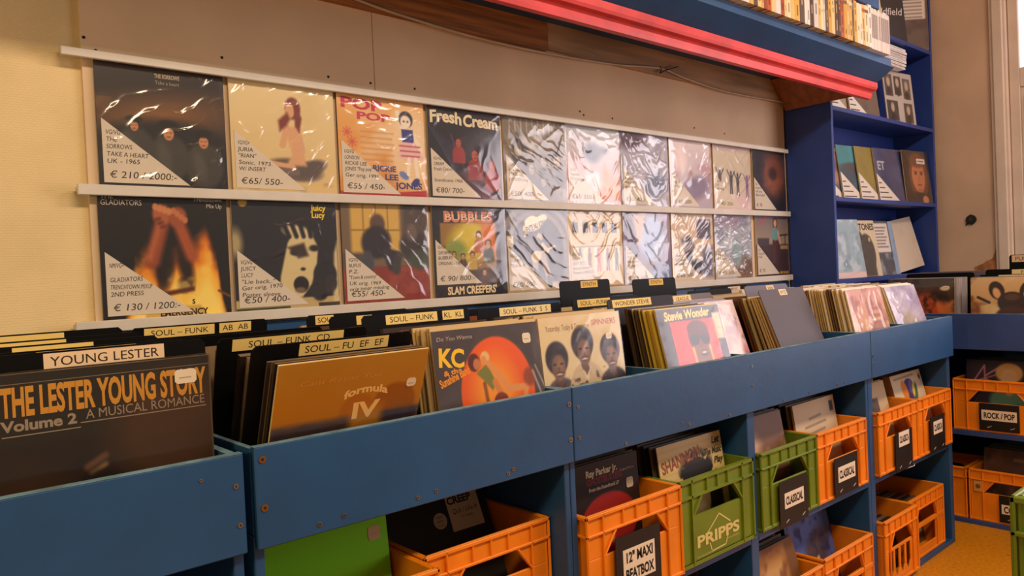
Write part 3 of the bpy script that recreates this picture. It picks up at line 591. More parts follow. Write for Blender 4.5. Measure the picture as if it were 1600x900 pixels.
def w210():
    a = Art((150, 128, 110), 90); a.grad((176, 150, 120), (120, 108, 112), .5, 1).rect(0, 0, 1, .52, (70, 46, 36), soft=.03).rect(.05, .50, .4, .62, (74, 62, 58), soft=.03).line(.65, .66, 1, .68, .012, (44, 36, 36)).line(.7, .5, .7, .68, .01, (44, 36, 36)).line(.9, .5, .9, .68, .01, (44, 36, 36)).rect(.74, .44, .98, .50, (176, 148, 104))
    a.ell(.60, .86, .075, .10, (110, 56, 40)).ell(.60, .86, .045, .06, (214, 166, 132)).ell(.59, .66, .10, .14, (112, 158, 152), 0, .02).line(.55, .54, .55, .26, .055, (92, 52, 46)).line(.64, .54, .64, .26, .05, (84, 48, 42)).line(.68, .72, .74, .54, .025, (214, 166, 132))
    for k in range(4): a.line(.1 + .07 * k, .82 + .03 * k, .16 + .07 * k, .9 + .03 * k, .012, (206, 70, 74), .8)
    def tx(m): m.text('GREAT GIRL BLUES', .148, .012, .012, -.0003, (226, 172, 50), .085, True, align='r')
    return a, tx

WALL = [
 (0, 0, w11, 'dark brown record sleeve with three men in black hats, far left of the upper row', tl(['VG/VG', 'THE', 'SORROWS', 'TAKE A HEART', 'UK - 1965']), '€ 210 / 2000:-', .0035, [120, 130, 20]),
 (0, 1, w12, 'cream record sleeve with a kneeling red-haired woman, second in the upper row', tl(['VG/VG+', 'JURIA', '"RIAN"', 'Sonic, 1973.', 'W/ INSERT']), '€65/ 550-', .0035, [130, 140, 40]),
 (0, 2, w13, 'orange record sleeve with red lettering and a dancing girl in a striped skirt', tl(['UG/VG', 'LONDON', 'RICKIE LEE', 'JONES "Pop pop"', 'Ger orig. 1991']), '€55 / 450-', .0025, [100, 80]),
 (0, 3, w14, 'black record sleeve with fat cream lettering across its top and three men in red', tl(['VG+/VG', 'CREAM', 'Fresh Cream', '', 'Scandinavia 1966']), '€80/ 700-', .0018, [120, 60]),
 (0, 4, w15, 'grey-brown record sleeve crowded with faces, fifth in the upper row', tl(['VG/VG', 'Same Title', 'STATE UP', 'SWEDEN orig']), '€50/ 400-', .003, [110, 70, 40]),
 (0, 5, w16, 'record sleeve with painted silvery glare fading to orange at its bottom, sixth in the upper row', tl(['VG/VG', 'Tasavallan', 'LP 1st pressing']), '€65/ 550-', .005, [130, 50]),
 (0, 6, w17, 'record sleeve painted in silver-lavender glare under strongly creased plastic, seventh in the upper row', tl(['VG/VG', 'orig press', 'Finland 1971', 'w/ poster']), '€50/ 400-', .008, [120, 60, 140]),
 (0, 7, w18, 'pinkish record sleeve with red-brown blotches, eighth in the upper row', tl(['VG', 'orig. 72', 'Ger Orig Press']), '€ 60/ 500-', .005, [70, 120]),
 (0, 8, w19, 'beige record sleeve with four small leaping figures, upper row', tl(['VG/VG', 'LP', 'UK orig']), '€ 45/ 350-', .004, [130, 60]),
 (0, 9, w110, 'dark brown record sleeve with an orange-brown blur, last of the upper row', tl(['VG', 'Pressed 70', 'UK orig', 'Blue Label']), '€ 70', .0012, [90]),
 (1, 0, w21, 'black record sleeve with clasped hands above orange flames', tl(['NM/VG+', '', 'GLADIATORS', 'TRENCHTOWN MIXUP', '2ND PRESS']), '€ 130 / 1200:-', .002, [115, 70]),
 (1, 1, w22, 'dark record sleeve with a pale shouting face and small yellow lettering', tl(['VG/VG', 'JUICY', 'LUCY', '"Lie back.."', 'Ger orig. 1970', 'Poster sleeve']), '€50 / 400-', .003, [110, 80]),
 (1, 2, w23, 'record sleeve with dark seated figures before a yellow window and a red floor', tl(['VG/VG', 'RUFUS', 'P.Z.', '"Town & country"', 'UK orig. 1969', 'orig inner missing']), '€55/ 450-', .003, [50, 130]),
 (1, 3, w24, 'black record sleeve with orange bubble lettering over a group of six people', tl(['VG+/VG+', '"SLAM CREEPERS"', 'BUBBLES', 'ORIGINAL - 1967']), '€ 90/ 800:-', .0014, [110]),
 (1, 4, w25, 'record sleeve with a guitarist and a speech balloon under a stone arch', tl(['VG/VG', 'OLA MFL', '"Tack m. fl."']), '€60/ 500-', .0018, [60, 50]),
 (1, 5, w26, 'beige record sleeve with a row of dark windows over white arches', tl(['RO-', 'EX', '(EXT DC)', 'Second Edition', 'Printed in MEXICO']), '€ 60', .005, [40, 60, 120]),
 (1, 6, w27, 'violet record sleeve with a pale blue rounded shape, lower row', tl(['VG/VG', 'VOL 2', 'Finnsound', 'Normal ca. 72']), '€ 70/ 600-', .005, [60, 130]),
 (1, 7, w28, 'beige record sleeve with a dark crouching figure and a grey square, lower row', tl(['', 'Winter 75', 'Orig. UK sleeve', 'of original label']), '€ 60/ 500-', .006, [120, 110]),
 (1, 8, w29, 'record sleeve painted in silver glare under deeply creased plastic, second last of the lower row', tl(['VG', 'Procol', '€ 30 sound']), '€ 40/ 350-', .009, [100, 80, 95]),
 (1, 9, w210, 'brown record sleeve with a woman in a pale green top, last of the lower row', tl(['VG', 'Orig UK', 'Folk']), '€ 75', .0012, [90]),
]
for row, k, fn, label, lines, price, amp, dirs in WALL:
    a, tx = fn(); me = cover('record_sleeve', a, .005, (60, 44, 36) if k in (0, 2) else (196, 170, 124), tx)
    o = link(me, 'record_sleeve', None, ((XS1, XS2)[row][k] + .161, -.0085, (WZ1, WZ2)[row]))
    tag(o, label, 'record', 'records on the wall rails')
    price_tag(o, lines, price, **({'z': .046, 'w': .19, 'h': .15} if fn is w24 else {}))
    link(film_mesh(11 + row * 20 + k, amp, n=72 if k < 5 else 56, front=-.002, dirs=dirs), 'plastic_cover', o)

# ================================================================== RECORDS IN THE BINS
def plain(name, front, edge, t, h=SW, w=SW, top=None):
    mb = MB(); x0, x1 = -w / 2, w / 2
    v = [(x0, 0, 0), (x1, 0, 0), (x1, 0, h), (x0, 0, h), (x0, t, 0), (x1, t, 0), (x1, t, h), (x0, t, h)]
    mb.add(v[:4], [(0, 1, 2, 3)], front); mb.add(v, [(4, 7, 6, 5), (0, 3, 7, 4), (1, 5, 6, 2), (0, 4, 5, 1)], edge); mb.add([v[3], v[2], v[6], v[7]], [(0, 1, 2, 3)], top or edge)
    return mb.mesh(name, 'print')
PAL = {
 'dark': [((40, 32, 28), (58, 44, 34)), ((80, 60, 44), (104, 80, 56)), ((30, 26, 26), (40, 32, 28)), ((96, 76, 54), (140, 110, 76)), ((60, 48, 40), (80, 60, 44)), ((150, 124, 90), (120, 96, 66))],
 'tan': [((150, 116, 70), (186, 142, 76)), ((190, 160, 110), (214, 174, 104)), ((96, 66, 42), (110, 78, 46)), ((60, 44, 34), (76, 54, 36)), ((206, 176, 124), (214, 176, 110)), ((140, 70, 40), (150, 84, 44))],
 'pale': [((222, 204, 176), (236, 190, 110)), ((200, 180, 150), (222, 170, 88)), ((236, 224, 206), (240, 202, 130)), ((150, 116, 74), (192, 140, 70)), ((90, 66, 46), (130, 92, 54))],
 'mix': [((150, 120, 80), (160, 124, 74)), ((60, 46, 40), (90, 66, 44)), ((200, 170, 60), (206, 166, 60)), ((170, 50, 36), (176, 60, 40)), ((204, 176, 124), (196, 156, 92)), ((36, 32, 34), (54, 42, 36))],
 'grey': [((150, 140, 150), (150, 136, 130)), ((110, 100, 108), (120, 106, 96)), ((190, 180, 186), (180, 164, 150)), ((84, 74, 76), (96, 80, 70))],
}
TOPS = {'dark': (120, 100, 76), 'tan': (232, 206, 150), 'pale': (246, 236, 222), 'mix': (236, 212, 170), 'grey': (190, 180, 184)}
PM = {k: [plain('record_sleeve', f, e, t_, top=TOPS[k] if i % 2 == 0 or k == 'pale' else e) for i, (f, e) in enumerate(v) for t_ in (.0045,)] for k, v in PAL.items()}
PT = {k: [plain('record_sleeve', f, e, .013, top=TOPS[k] if i % 2 == 0 or k == 'pale' else e) for i, (f, e) in enumerate(v)] for k, v in PAL.items()}
def place(o, axis, X, Y, Z, lean, yaw=0):
    """axis 'n': faces -y at (x=X, y=Y); axis 'f': faces -x (far rack) with X along -y"""
    o.rotation_mode = 'XYZ'
    o.rotation_euler = (-R(lean), 0, R(yaw) + (0 if axis == 'n' else R(-90)))
    o.location = (X, Y, Z) if axis == 'n' else (Y, X, Z)
def card(label, h, w, strips, t=.003, col=(13, 12, 12), strip_col=(234, 200, 116), name='divider_card'):
    """black plastic divider; strips = [(x0, x1, text, heavy)] measured from the card's left edge"""
    mb = MB(); b = .008
    mb.prism([(-w / 2, 0), (w / 2, 0), (w / 2, h - b), (w / 2 - b, h), (-w / 2 + b, h), (-w / 2, h - b)], 'y', 0, t, col)
    o = mb.build(name, 'card'); tag(o, label, 'divider card')
    for s_ in strips:
        x0, x1, tx = s_[:3]; hh = s_[3] if len(s_) > 3 else .030; sc = s_[4] if len(s_) > 4 else strip_col
        mb = MB(); mb.box(x0 - w / 2, x1 - w / 2, -.0009, -.0001, h - hh - .003, h - .003, sc)
        if tx: mb.text(tx, (x0 + x1) / 2 - w / 2, h - hh - .003 + hh * .22, hh * .56, -.0011, (40, 30, 24), min((x1 - x0) * .9, hh * .56 * sum(GL[(c, False)][2] for c in tx) * 1.1), align='c')
        mb.build('label_strip', 'paper', o)
    return o
def column(axis, xc, y0, lean0, front, pal, cards, depth, label, group, n_thin=12, thin=.0100, n_all=19, yend=-.075, lean_end=None, cat='record', dirn=1):
    """front: ready object (or None). Walk back from the front sleeve towards the wall."""
    y = y0; lean_end = 2 if lean_end is None else lean_end; cards = sorted(cards, key=lambda c: c[0]); i = 0; k = 0
    items = []
    if front: items.append(front)
    span = abs(yend - y0); rest = (span - n_thin * thin) / max(1, n_all - n_thin)
    while k <= n_all and abs(y - y0) < span:
        f = abs(y - y0) / span; lean = lean0 + (lean_end - lean0) * min(1, f * 1.15)
        if front is not None and k == 0: o = front
        elif cards and (y - cards[0][0]) * dirn >= 0: o = cards.pop(0)[1]; o['_c'] = 1
        else:
            m = (PM if k < n_thin else PT)[pal]; m = rnd.choice(m if k > 5 or pal not in ('tan', 'pale') else [m[1 if pal == 'tan' else 0], m[4 if pal == 'tan' else 2]]); o = link(m, 'record_sleeve'); tag(o, label, cat, group)
        isc = o.get('_c'); 
        if isc: del o['_c']
        px = o.location.x if isc and o.location.x else xc + (rnd.uniform(-.007, .007) if k else 0)
        if isc and axis == 'f': px = o.location.y
        z = FZ + ((rnd.uniform(.003, .009) if pal in ('tan', 'pale') and k < 9 and not isc else rnd.uniform(0, .004)) if k else .0015) + (.0005 + .013 * math.sin(R(max(lean, 0))) * 1.02)
        place(o, axis, px, y, z, lean, 0 if isc else rnd.uniform(-.3, .3) * (k > 0))
        step = (thin if k < n_thin else rest) * rnd.uniform(.9, 1.1)
        if isc: step = max(step, .008)
        y += dirn * step; k += 1
def c_at(card_, x=None, y=None):
    if x is not None: card_.location.x = x
    if y is not None: card_.location.y = y
    return card_
def front_sleeve(fn, label, stick=None, filmseed=None, t=.005, edge=(196, 170, 124), amp=.003, dirs=None, n=46):
    a, tx = fn(); o = link(cover('record_sleeve', a, t, edge, tx), 'record_sleeve'); tag(o, label, 'record', 'front record sleeves in the bins and crates')
    if stick: sticker(o, *stick)
    if filmseed is not None: link(film_mesh(filmseed, amp, n=n, dirs=dirs, w=.318, m='film_soft'), 'plastic_cover', o)
    return o

def f_lester():
    a = Art((44, 32, 24), 110); a.grad((60, 38, 22), (38, 28, 22), 0, .3).rect(0, .66, 1, 1, (40, 34, 26)).ell(.8, .62, .3, .3, (70, 46, 28), 0, .2).ell(.1, .1, .3, .4, (66, 40, 20), 0, .2).ell(.44, .40, .10, .07, (30, 22, 18), 0, .05)
    a.line(.38, .50, .46, .545, .018, (96, 66, 44), soft=.02).line(.40, .47, .46, .50, .012, (130, 96, 66), soft=.02).line(.42, .44, .55, .1, .03, (34, 24, 20), soft=.05).ell(.60, .22, .03, .09, (96, 62, 34), 20, .04).rect(0, .0, 1, .14, (66, 54, 44), .5, .08)
    def tx(m):
        m.text('THE LESTER YOUNG STORY', .150, .253, .043, -.0003, (200, 140, 46), .300, True, align='r'); m.text('A MUSICAL ROMANCE', .148, .234, .0145, -.0003, (150, 132, 110), .185, align='r'); m.text('Volume 2', -.150, .230, .016, -.0003, (150, 132, 110), .10, True)
        m.box(-.045, .150, -.0004, -.0002, .2285, .2300, (150, 132, 110)); m.box(-.15, -.045, -.0004, -.0002, .2215, .2230, (150, 132, 110)); m.box(-.1575, .1575, -.0004, -.0002, .3000, .3012, (120, 104, 80))
    return a, tx
def f_formula():
    a = Art((188, 126, 24), 90); a.grad((186, 114, 14), (184, 132, 40), .5, 1).noise((194, 138, 46), 3, 201, .5, 2, .5).ell(.54, .62, .12, .13, (176, 100, 20), 0, .02, .8).ell(.80, .64, .16, .15, (150, 84, 18), 0, .02, .9).rect(0, 0, 1, .60, (74, 50, 46), soft=.05).noise((60, 44, 62), 5, 203, .5, 4, .8, (a.Y < .6) * 1.).rect(.50, .5, .72, .66, (186, 116, 24), soft=.06)
    def tx(m):
        m.text('formula', .028, .228, .016, -.0003, (246, 200, 120), .095, True, align='c', arc=.010); m.text('IV', .030, .184, .034, -.0003, (246, 200, 120), .058, True, align='c')
        m.text('Cant Resist You', -.03, .268, .010, -.0003, (214, 148, 62), .17, shear=.35, align='c')
    return a, tx
def f_kc():
    a = Art((72, 62, 62), 130); a.noise((94, 84, 84), 4, 211, .5, 3, .6); a.ell(.55, .33, .35, .42, (232, 92, 20), 0, .012).ell(.52, .34, .2, .26, (244, 150, 36), 0, .16)
    sk, br = (226, 148, 80), (92, 40, 26); a.rect(0, 0, 1, .1, (72, 62, 62))
    a.line(.42, .42, .45, .08, .016, (150, 80, 30)).poly([(.355, .50), (.46, .56), (.53, .42), (.49, .36), (.42, .44)], (124, 124, 52), .01).ell(.345, .58, .055, .065, br).ell(.37, .565, .034, .042, (196, 120, 70)).ell(.45, .605, .042, .046, (230, 186, 120)).ell(.435, .585, .026, .034, sk)
    a.line(.48, .56, .62, .40, .026, sk).line(.52, .42, .60, .26, .026, (214, 132, 70)).line(.63, .36, .82, .35, .026, sk).line(.82, .35, .76, .16, .022, sk).line(.60, .30, .66, .14, .022, (200, 118, 60)).ell(.56, .27, .07, .07, (130, 52, 30), -30).ell(.70, .20, .14, .05, (140, 60, 34), 8, .02).ell(.86, .42, .06, .07, (150, 66, 36), 0, .03).line(.90, .46, .99, .2, .008, (170, 160, 150)).line(.93, .5, 1.0, .34, .006, (170, 160, 150))
    a.c[22:] = a.c[:-22].copy()
    def tx(m):
        m.text('KC', -.148, .238, .040, -.0003, (250, 200, 40), .072, True, rot=R(-6)); m.text('& the', -.135, .215, .011, -.0003, (240, 150, 40), .05, True, rot=R(6)); m.text('Sunshine Band', -.146, .190, .018, -.0003, (244, 150, 30), .088, True, rot=R(17)); m.text('Do You Wanna', -.146, .292, .009, -.0003, (190, 170, 160), .1, shear=.2)
    return a, tx
def f_spin():
    a = Art((228, 204, 156), 130); a.noise((214, 186, 136), 3, 221, .5, 2, .5)
    dk = (48, 40, 42)
    for x, y, r, top, cl in ((.17, .63, .145, .0, (96, 84, 92)), (.49, .73, .15, .1, (206, 180, 140)), (.83, .65, .14, .0, (60, 48, 54))):
        q = r / .15
        a.ell(x + .02, y - .40, r * 1.55, .27, cl, 0, .02).line(x, y - .16 * q, x + .02, y - .22 * q, .042, (106, 76, 60)).poly([(x - .05, y - .17 * q), (x + .02, y - .32), (x + .08, y - .17 * q), (x + .02, y - .24 * q)], (226, 208, 170) if cl[0] > 150 else (70, 58, 62), .015)
        a.ell(x, y + .03, r * .90, r * .96, dk, 0, .02).ell(x + .01, y - .05 * q, r * .54, r * .74, (124, 90, 70), 0, .02).ell(x + .03, y - .03 * q, r * .3, r * .4, (150, 112, 86), 0, .05)
        a.ell(x - .035 * q, y - .02 * q, .02 * q, .008 * q, (36, 28, 28)).ell(x + .05 * q, y - .02 * q, .02 * q, .008 * q, (36, 28, 28)).ell(x + .01, y - .065 * q, .014 * q, .02 * q, (108, 76, 60)).ell(x + .012, y - .10 * q, .045 * q, .012 * q, (46, 34, 32)).ell(x + .012, y - .108 * q, .036 * q, .010 * q, (220, 200, 176)).ell(x + .012, y - .122 * q, .03 * q, .007 * q, (90, 58, 50))
    a.noise((96, 74, 62), 22, 223, .62, 8, .9, ((np.abs(a.X - .5) < .24) & (a.Y < .54)) * 1.)
    def tx(m): m.text('Yesterday, Today & Tomorrow', -.135, .278, .015, -.0003, (150, 112, 84), .165, shear=.1); m.text('SPINNERS', .140, .283, .015, -.0003, (190, 62, 40), .10, align='r')
    return a, tx
def f_stevie():
    a = Art((64, 58, 66), 120); a.rect(.17, 0, .88, .875, (232, 64, 50)).rect(.88, 0, 1, .66, (54, 48, 56)).noise((240, 96, 84), 3, 231, .5, 3, .5, (np.abs(a.X - .52) < .34) * (a.Y < .86) * 1.)
    a.ell(.57, .70, .17, .17, (112, 60, 44), 0, .015).ell(.57, .79, .16, .075, (96, 44, 36), 0, .03).rect(.44, .3, .72, .6, (150, 92, 56), soft=.04).ell(.58, .57, .14, .10, (140, 82, 54), 0, .03).ell(.495, .685, .068, .055, (40, 28, 30)).ell(.655, .68, .07, .055, (46, 32, 34)).line(.48, .70, .68, .70, .010, (40, 28, 30)).ell(.585, .625, .032, .03, (120, 66, 46), 0, .02).ell(.595, .545, .062, .03, (60, 30, 28)).ell(.595, .552, .042, .010, (230, 206, 186)).line(.44, .60, .45, .40, .018, (222, 170, 90)).line(.71, .60, .72, .42, .018, (222, 170, 90))
    a.rect(.86, .66, .99, .92, (236, 200, 160), soft=.02)
    def tx(m): m.text('Stevie Wonder', -.125, .280, .026, -.0003, (250, 208, 110), .225, True, shear=.18, rot=R(1))
    return a, tx
def f_pinkcomp():
    a = Art((232, 196, 190), 80); a.noise((222, 130, 140), 5, 241, .5, 5, .8).noise((240, 222, 214), 4, 243, .5, 4, .8).noise((150, 110, 120), 9, 245, .6, 6, .6).rect(.5, .6, .9, .7, (200, 170, 176))
    return a, None
def f_plpink():
    a = Art((206, 140, 110), 80); a.grad((214, 140, 60), (210, 150, 140)).noise((236, 200, 150), 5, 251, .5, 4, .8, (a.Y < .6) * 1.).noise((150, 80, 60), 8, 253, .56, 6, .7)
    for k in range(4): a.rect(.56, .44 + .09 * k, .82, .48 + .09 * k, (170, 96, 84))
    a.rect(.1, .1, .2, .42, (224, 170, 70), soft=.05).rect(.4, .05, .55, .34, (230, 180, 80), soft=.05)
    return a, None
def f_plastic():
    a = Art((196, 186, 206), 80); a.grad((170, 140, 150), (206, 200, 220)).ell(.45, .40, .26, .22, (176, 160, 140), 0, .1).noise((232, 190, 90), 6, 261, .55, 6, .9, (a.Y < .3) * 1.).noise((120, 100, 150), 4, 263, .5, 4, .5)
    return a, None

Lo = front_sleeve(f_lester, 'dark brown record sleeve with tall golden lettering, at the left edge of the photo', (.118, .283, .036, .024), 301, edge=(120, 96, 66), amp=.0006, dirs=[10, 80])
BL = lambda x0, cx, w_: x0 - (cx - w_ / 2)
def cardx(label, xl, w, h, strips, **k):
    o = card(label, h, w, [(s_[0] - xl, s_[1] - xl) + tuple(s_[2:]) for s_ in strips], **k); o.location.x = xl + w / 2; return o
column('n', -.170, -.715, 0, Lo, 'dark', [
    (-.69, cardx('black divider card with the biggest white name label, behind the golden-lettered dark sleeve', -.335, .329, .343, [(-.256, -.076, 'YOUNG LESTER', .026, (226, 196, 160))])),
    (-.60, cardx('black divider card with a blank cream strip, right behind the big white name label', -.330, .320, .340, [(-.25, -.095, '', .020)])),
    (-.50, cardx('black divider card with a yellow strip, second behind the big white name label', -.335, .320, .343, [(-.263, -.132, '', .022)])),
    (-.36, cardx('black divider card with a thin yellow strip, third behind the big white name label', -.330, .322, .346, [(-.275, -.150, '', .016)])),
    (-.22, cardx('black divider card with a pale strip, rearmost of the leftmost bin', -.330, .322, .350, [(-.30, -.125, '', .018)])),
    ], .7, 'dark worn record sleeve packed behind the dark brown sleeve at the far left', 'record sleeves in the leftmost bin', lean_end=0)
Fo = front_sleeve(f_formula, 'orange-brown record sleeve tipping forward over the edge of its bin', (.128, .245, .022, .018), 302, edge=(224, 196, 140), amp=.0008, dirs=[15, 100])
column('n', .228, -.699, -22, Fo, 'dark', [
    (-.655, cardx('black divider card marked EF EF, right behind the orange-brown sleeve', .045, .335, .347, [(.135, .325, 'SOUL – FU  EF  EF', .024)])),
    (-.55, cardx('black divider card marked CD, second behind the orange-brown sleeve', .046, .325, .346, [(.075, .315, 'SOUL – FUNK  CD', .024)])),
    (-.36, cardx('plain black divider card standing between the cards marked CD and AB AB', .045, .33, .334, [])),
    (-.15, cardx('black divider card marked AB AB near the wall, behind the orange-brown sleeve', .010, .325, .350, [(.038, .200, 'SOUL – FUNK', .024), (.212, .292, 'AB  AB', .024)])),
    ], .7, 'dark worn record sleeve packed edge-on behind the orange-brown sleeve', 'record sleeves behind the orange-brown sleeve', thin=.0105, n_thin=13, n_all=21, lean_end=-8)
Ko = front_sleeve(f_kc, 'grey record sleeve with a big orange disc and two reclining figures', (.118, .278, .026, .024), 303, edge=(222, 196, 150), amp=.0022, dirs=[60, 130])
column('n', .628, -.742, 7, Ko, 'tan', [
    (-.50, cardx('black divider card marked KL KL, behind the sleeve with the orange disc', .455, .330, .345, [(.522, .678, 'SOUL – FUNK', .024, (238, 208, 130)), (.695, .765, 'KL  KL', .024, (238, 208, 130))])),
    (-.35, cardx('black divider card with a short strip marked S, behind the card marked KL KL', .450, .330, .344, [(.528, .575, 'S', .024)])),
    (-.20, cardx('black divider card with a short strip marked SOU, rearmost behind the orange disc sleeve', .455, .325, .345, [(.480, .535, 'SOU', .024)])),
    ], .7, 'record sleeve with a pale top edge, packed behind the sleeve with the orange disc', 'record sleeves behind the orange disc sleeve')
So = front_sleeve(f_spin, 'cream record sleeve with three men, standing in the middle of the bins', (.105, .250, .024, .018), 304, amp=.0016, dirs=[60, 120, 75])
column('n', 1.008, -.672, 6, So, 'tan', [
    (-.46, cardx('black divider card marked S S, behind the cream sleeve with three men', .850, .330, .340, [(.930, 1.135, 'SOUL – FUNK  S  S', .024, (244, 218, 160))])),
    (-.33, cardx('plain black divider card, second behind the cream sleeve with three men', .860, .325, .322, [])),
    (-.16, cardx('plain black divider card, rearmost behind the cream sleeve with three men', .870, .32, .325, [])),
    ], .7, 'record sleeve with a yellowed edge, packed behind the cream sleeve with three men', 'record sleeves behind the cream three-men sleeve')
St = front_sleeve(f_stevie, 'red and dark record sleeve with a singing man in round dark glasses', (.133, .245, .03, .05), 305, amp=.0022, dirs=[70, 110])
column('n', 1.428, -.762, 14, St, 'mix', [
    (-.62, cardx('dark divider card with a wide hand-lettered strip, right behind the round dark glasses sleeve', 1.270, .325, .345, [(1.292, 1.480, 'WONDER STEVIE', .024, (244, 214, 140))], col=(52, 48, 54))),
    (-.42, cardx('black divider card with a yellow SOUL-FUNK strip, behind the round dark glasses sleeve', 1.262, .325, .342, [(1.285, 1.442, 'SOUL – FUNK', .024)])),
    (-.30, cardx('tall black divider card marked SYNTH, the left one of the two below the wall records', 1.355, .255, .398, [(1.458, 1.545, 'SYNTH', .024, (230, 190, 110))])),
    ], .7, 'thin record sleeve packed edge-on behind the sleeve with round dark glasses', 'record sleeves behind the round dark glasses sleeve')
Pc = front_sleeve(f_pinkcomp, 'pale pink patterned record sleeve peeping out right of the red dark-glasses sleeve', (.04, .22, .03, .03), 306, amp=.003, dirs=[80, 120])
column('n', 1.806, -.60, 19, Pc, 'grey', [
    (-.49, cardx('grey divider card with a yellow lettered strip, behind the pale pink patterned sleeve', 1.652, .32, .340, [(1.735, 1.840, 'LEAGUE', .024, (244, 214, 150))], col=(120, 112, 118))),
    (-.28, cardx('tall black divider card marked SYNTH, the right one of the two below the wall records', 1.770, .265, .392, [(1.868, 1.955, 'SYNTH', .024, (230, 190, 110))])),
    ], .7, 'greyish record sleeve packed behind the pale pink patterned sleeve', 'record sleeves behind the pink patterned sleeve', n_all=17)
g0 = cardx('smooth grey divider sheet leaning back at the front of its bin', 2.040, .325, .352, [(2.178, 2.232, 'XYZ', .024, (236, 214, 178))], col=(102, 96, 104))
g1 = cardx('grey divider card with a tiny label, just behind the smooth grey sheet', 2.065, .31, .358, [(2.215, 2.27, 'VW', .024, (230, 200, 160))], col=(116, 112, 126))
column('n', 2.202, -.690, 22, g0, 'tan', [(-.60, g1), (-.3, cardx('black divider card standing far behind the smooth grey sheet', 2.05, .31, .330, []))], .7, 'record sleeve with a brown edge, packed behind the smooth grey divider sheet', 'record sleeves behind the smooth grey sheet', n_thin=12, n_all=19)
g0.location.x = 2.202
Pp = front_sleeve(f_plpink, 'pink and orange record sleeve in glossy plastic, in the last blue rack', None, 307, amp=.004, dirs=[20, 100], edge=(220, 190, 120))
column('n', 2.610, -.752, 12, Pp, 'pale', [(-.14, cardx('dark divider card with a lettered strip close to the bookcase', 2.46, .30, .332, [(2.60, 2.70, 'PROG', .024, (226, 200, 170))]))], .7, 'record sleeve with a white top edge, packed behind the pink and orange glossy sleeve', 'record sleeves behind the pink and orange sleeve', n_thin=17, thin=.0115, n_all=23)
Pl = front_sleeve(f_plastic, 'lilac record sleeve in shiny plastic, rightmost in the blue racks', None, 308, amp=.006, dirs=[60, 110])
column('n', 3.030, -.755, 18, Pl, 'pale', [], .7, 'record sleeve with a white top edge, packed behind the shiny lilac sleeve', 'record sleeves behind the shiny lilac sleeve', n_thin=10, n_all=17, yend=-.29)

# far rack
def f_devil():
    a = Art((58, 42, 36), 80); a.rect(.06, .1, .94, .9, (84, 44, 30)).rect(0, .86, 1, 1, (78, 68, 66)).ell(.62, .42, .24, .34, (206, 80, 40), 10, .06).ell(.35, .4, .2, .14, (222, 110, 50), -10, .06).noise((230, 130, 60), 6, 271, .52, 5, .8, (a.Y < .66) * 1.).noise((40, 28, 26), 7, 273, .58, 6, .9).ell(.86, .84, .07, .035, (226, 200, 160))
    return a, None
def f_mask():
    a = Art((214, 164, 96), 120); a.grad((196, 120, 50), (222, 190, 140)).noise((240, 214, 150), 4, 281, .5, 4, .8).noise((120, 60, 36), 5, 283, .55, 5, .8, (a.X < .4) * 1.)
    dk = (44, 28, 26)
    for q in (-1, 1): a.ell(.55 + q * .20, .80, .10, .14, dk, q * -18, .015).ell(.55 + q * .20, .76, .05, .085, (230, 176, 110), q * -18, .02).line(.55 + q * .3, .62, .55 + q * .45, .70, .02, dk).ell(.55 + q * .22, .38, .09, .07, (206, 106, 64), 0, .03)
    a.ell(.55, .62, .19, .16, dk, 0, .02).ell(.55, .40, .22, .17, (70, 44, 36), 0, .03).ell(.55, .70, .10, .05, (84, 62, 52), 0, .02).rect(.05, .0, .3, .2, (150, 70, 34), soft=.08).line(.12, .34, .36, .1, .03, dk, soft=.03).rect(.86, .1, 1, .5, (60, 36, 30), soft=.06).rect(.9, .5, 1, .9, (236, 196, 96), soft=.04)
    return a, None
Dv = front_sleeve(f_devil, 'dark record sleeve with red-orange figures, left end of the rack by the door wall', (.12, .27, .03, .014), 309, amp=.002, dirs=[70])
column('f', -.525, 3.60, 4, Dv, 'grey', [(3.78, c_at(card('black divider card low behind the dark sleeve with red-orange figures', .335, .33, []), y=-.53)), (3.95, c_at(card('grey divider card at the back of the left far bin', .340, .33, [], col=(110, 100, 112)), y=-.53))], .7, 'grey-edged record sleeve behind the dark sleeve with red-orange figures, far rack', 'record sleeves in the left far bin', n_thin=7, n_all=13, yend=4.2)
Mk = front_sleeve(f_mask, 'record sleeve with a dark horned mask, at the right edge of the photo', None, 310, amp=.001, dirs=[20])
column('f', -.915, 3.59, 4, Mk, 'grey', [
    (3.65, c_at(card('black divider card with letters G on its strip, behind the horned mask sleeve', .323, .33, [(.085, .255, 'G        G        G', .026, (240, 214, 150))]), y=-.915)),
    (3.74, c_at(card('black divider card with letters F on its strip, behind the letter G card', .346, .33, [(.115, .33, 'F        F        F', .026, (240, 214, 150))]), y=-.92)),
    (3.90, c_at(card('tall black divider card at the back with a lettered strip, behind the letter F card', .415, .30, [(.012, .28, 'PUNK  -  HC  -  OI', .034, (226, 190, 150))]), y=-.965))], .7, 'record sleeve packed behind the sleeve with the dark horned mask', 'record sleeves in the right far bin', n_thin=6, n_all=13, yend=4.2)

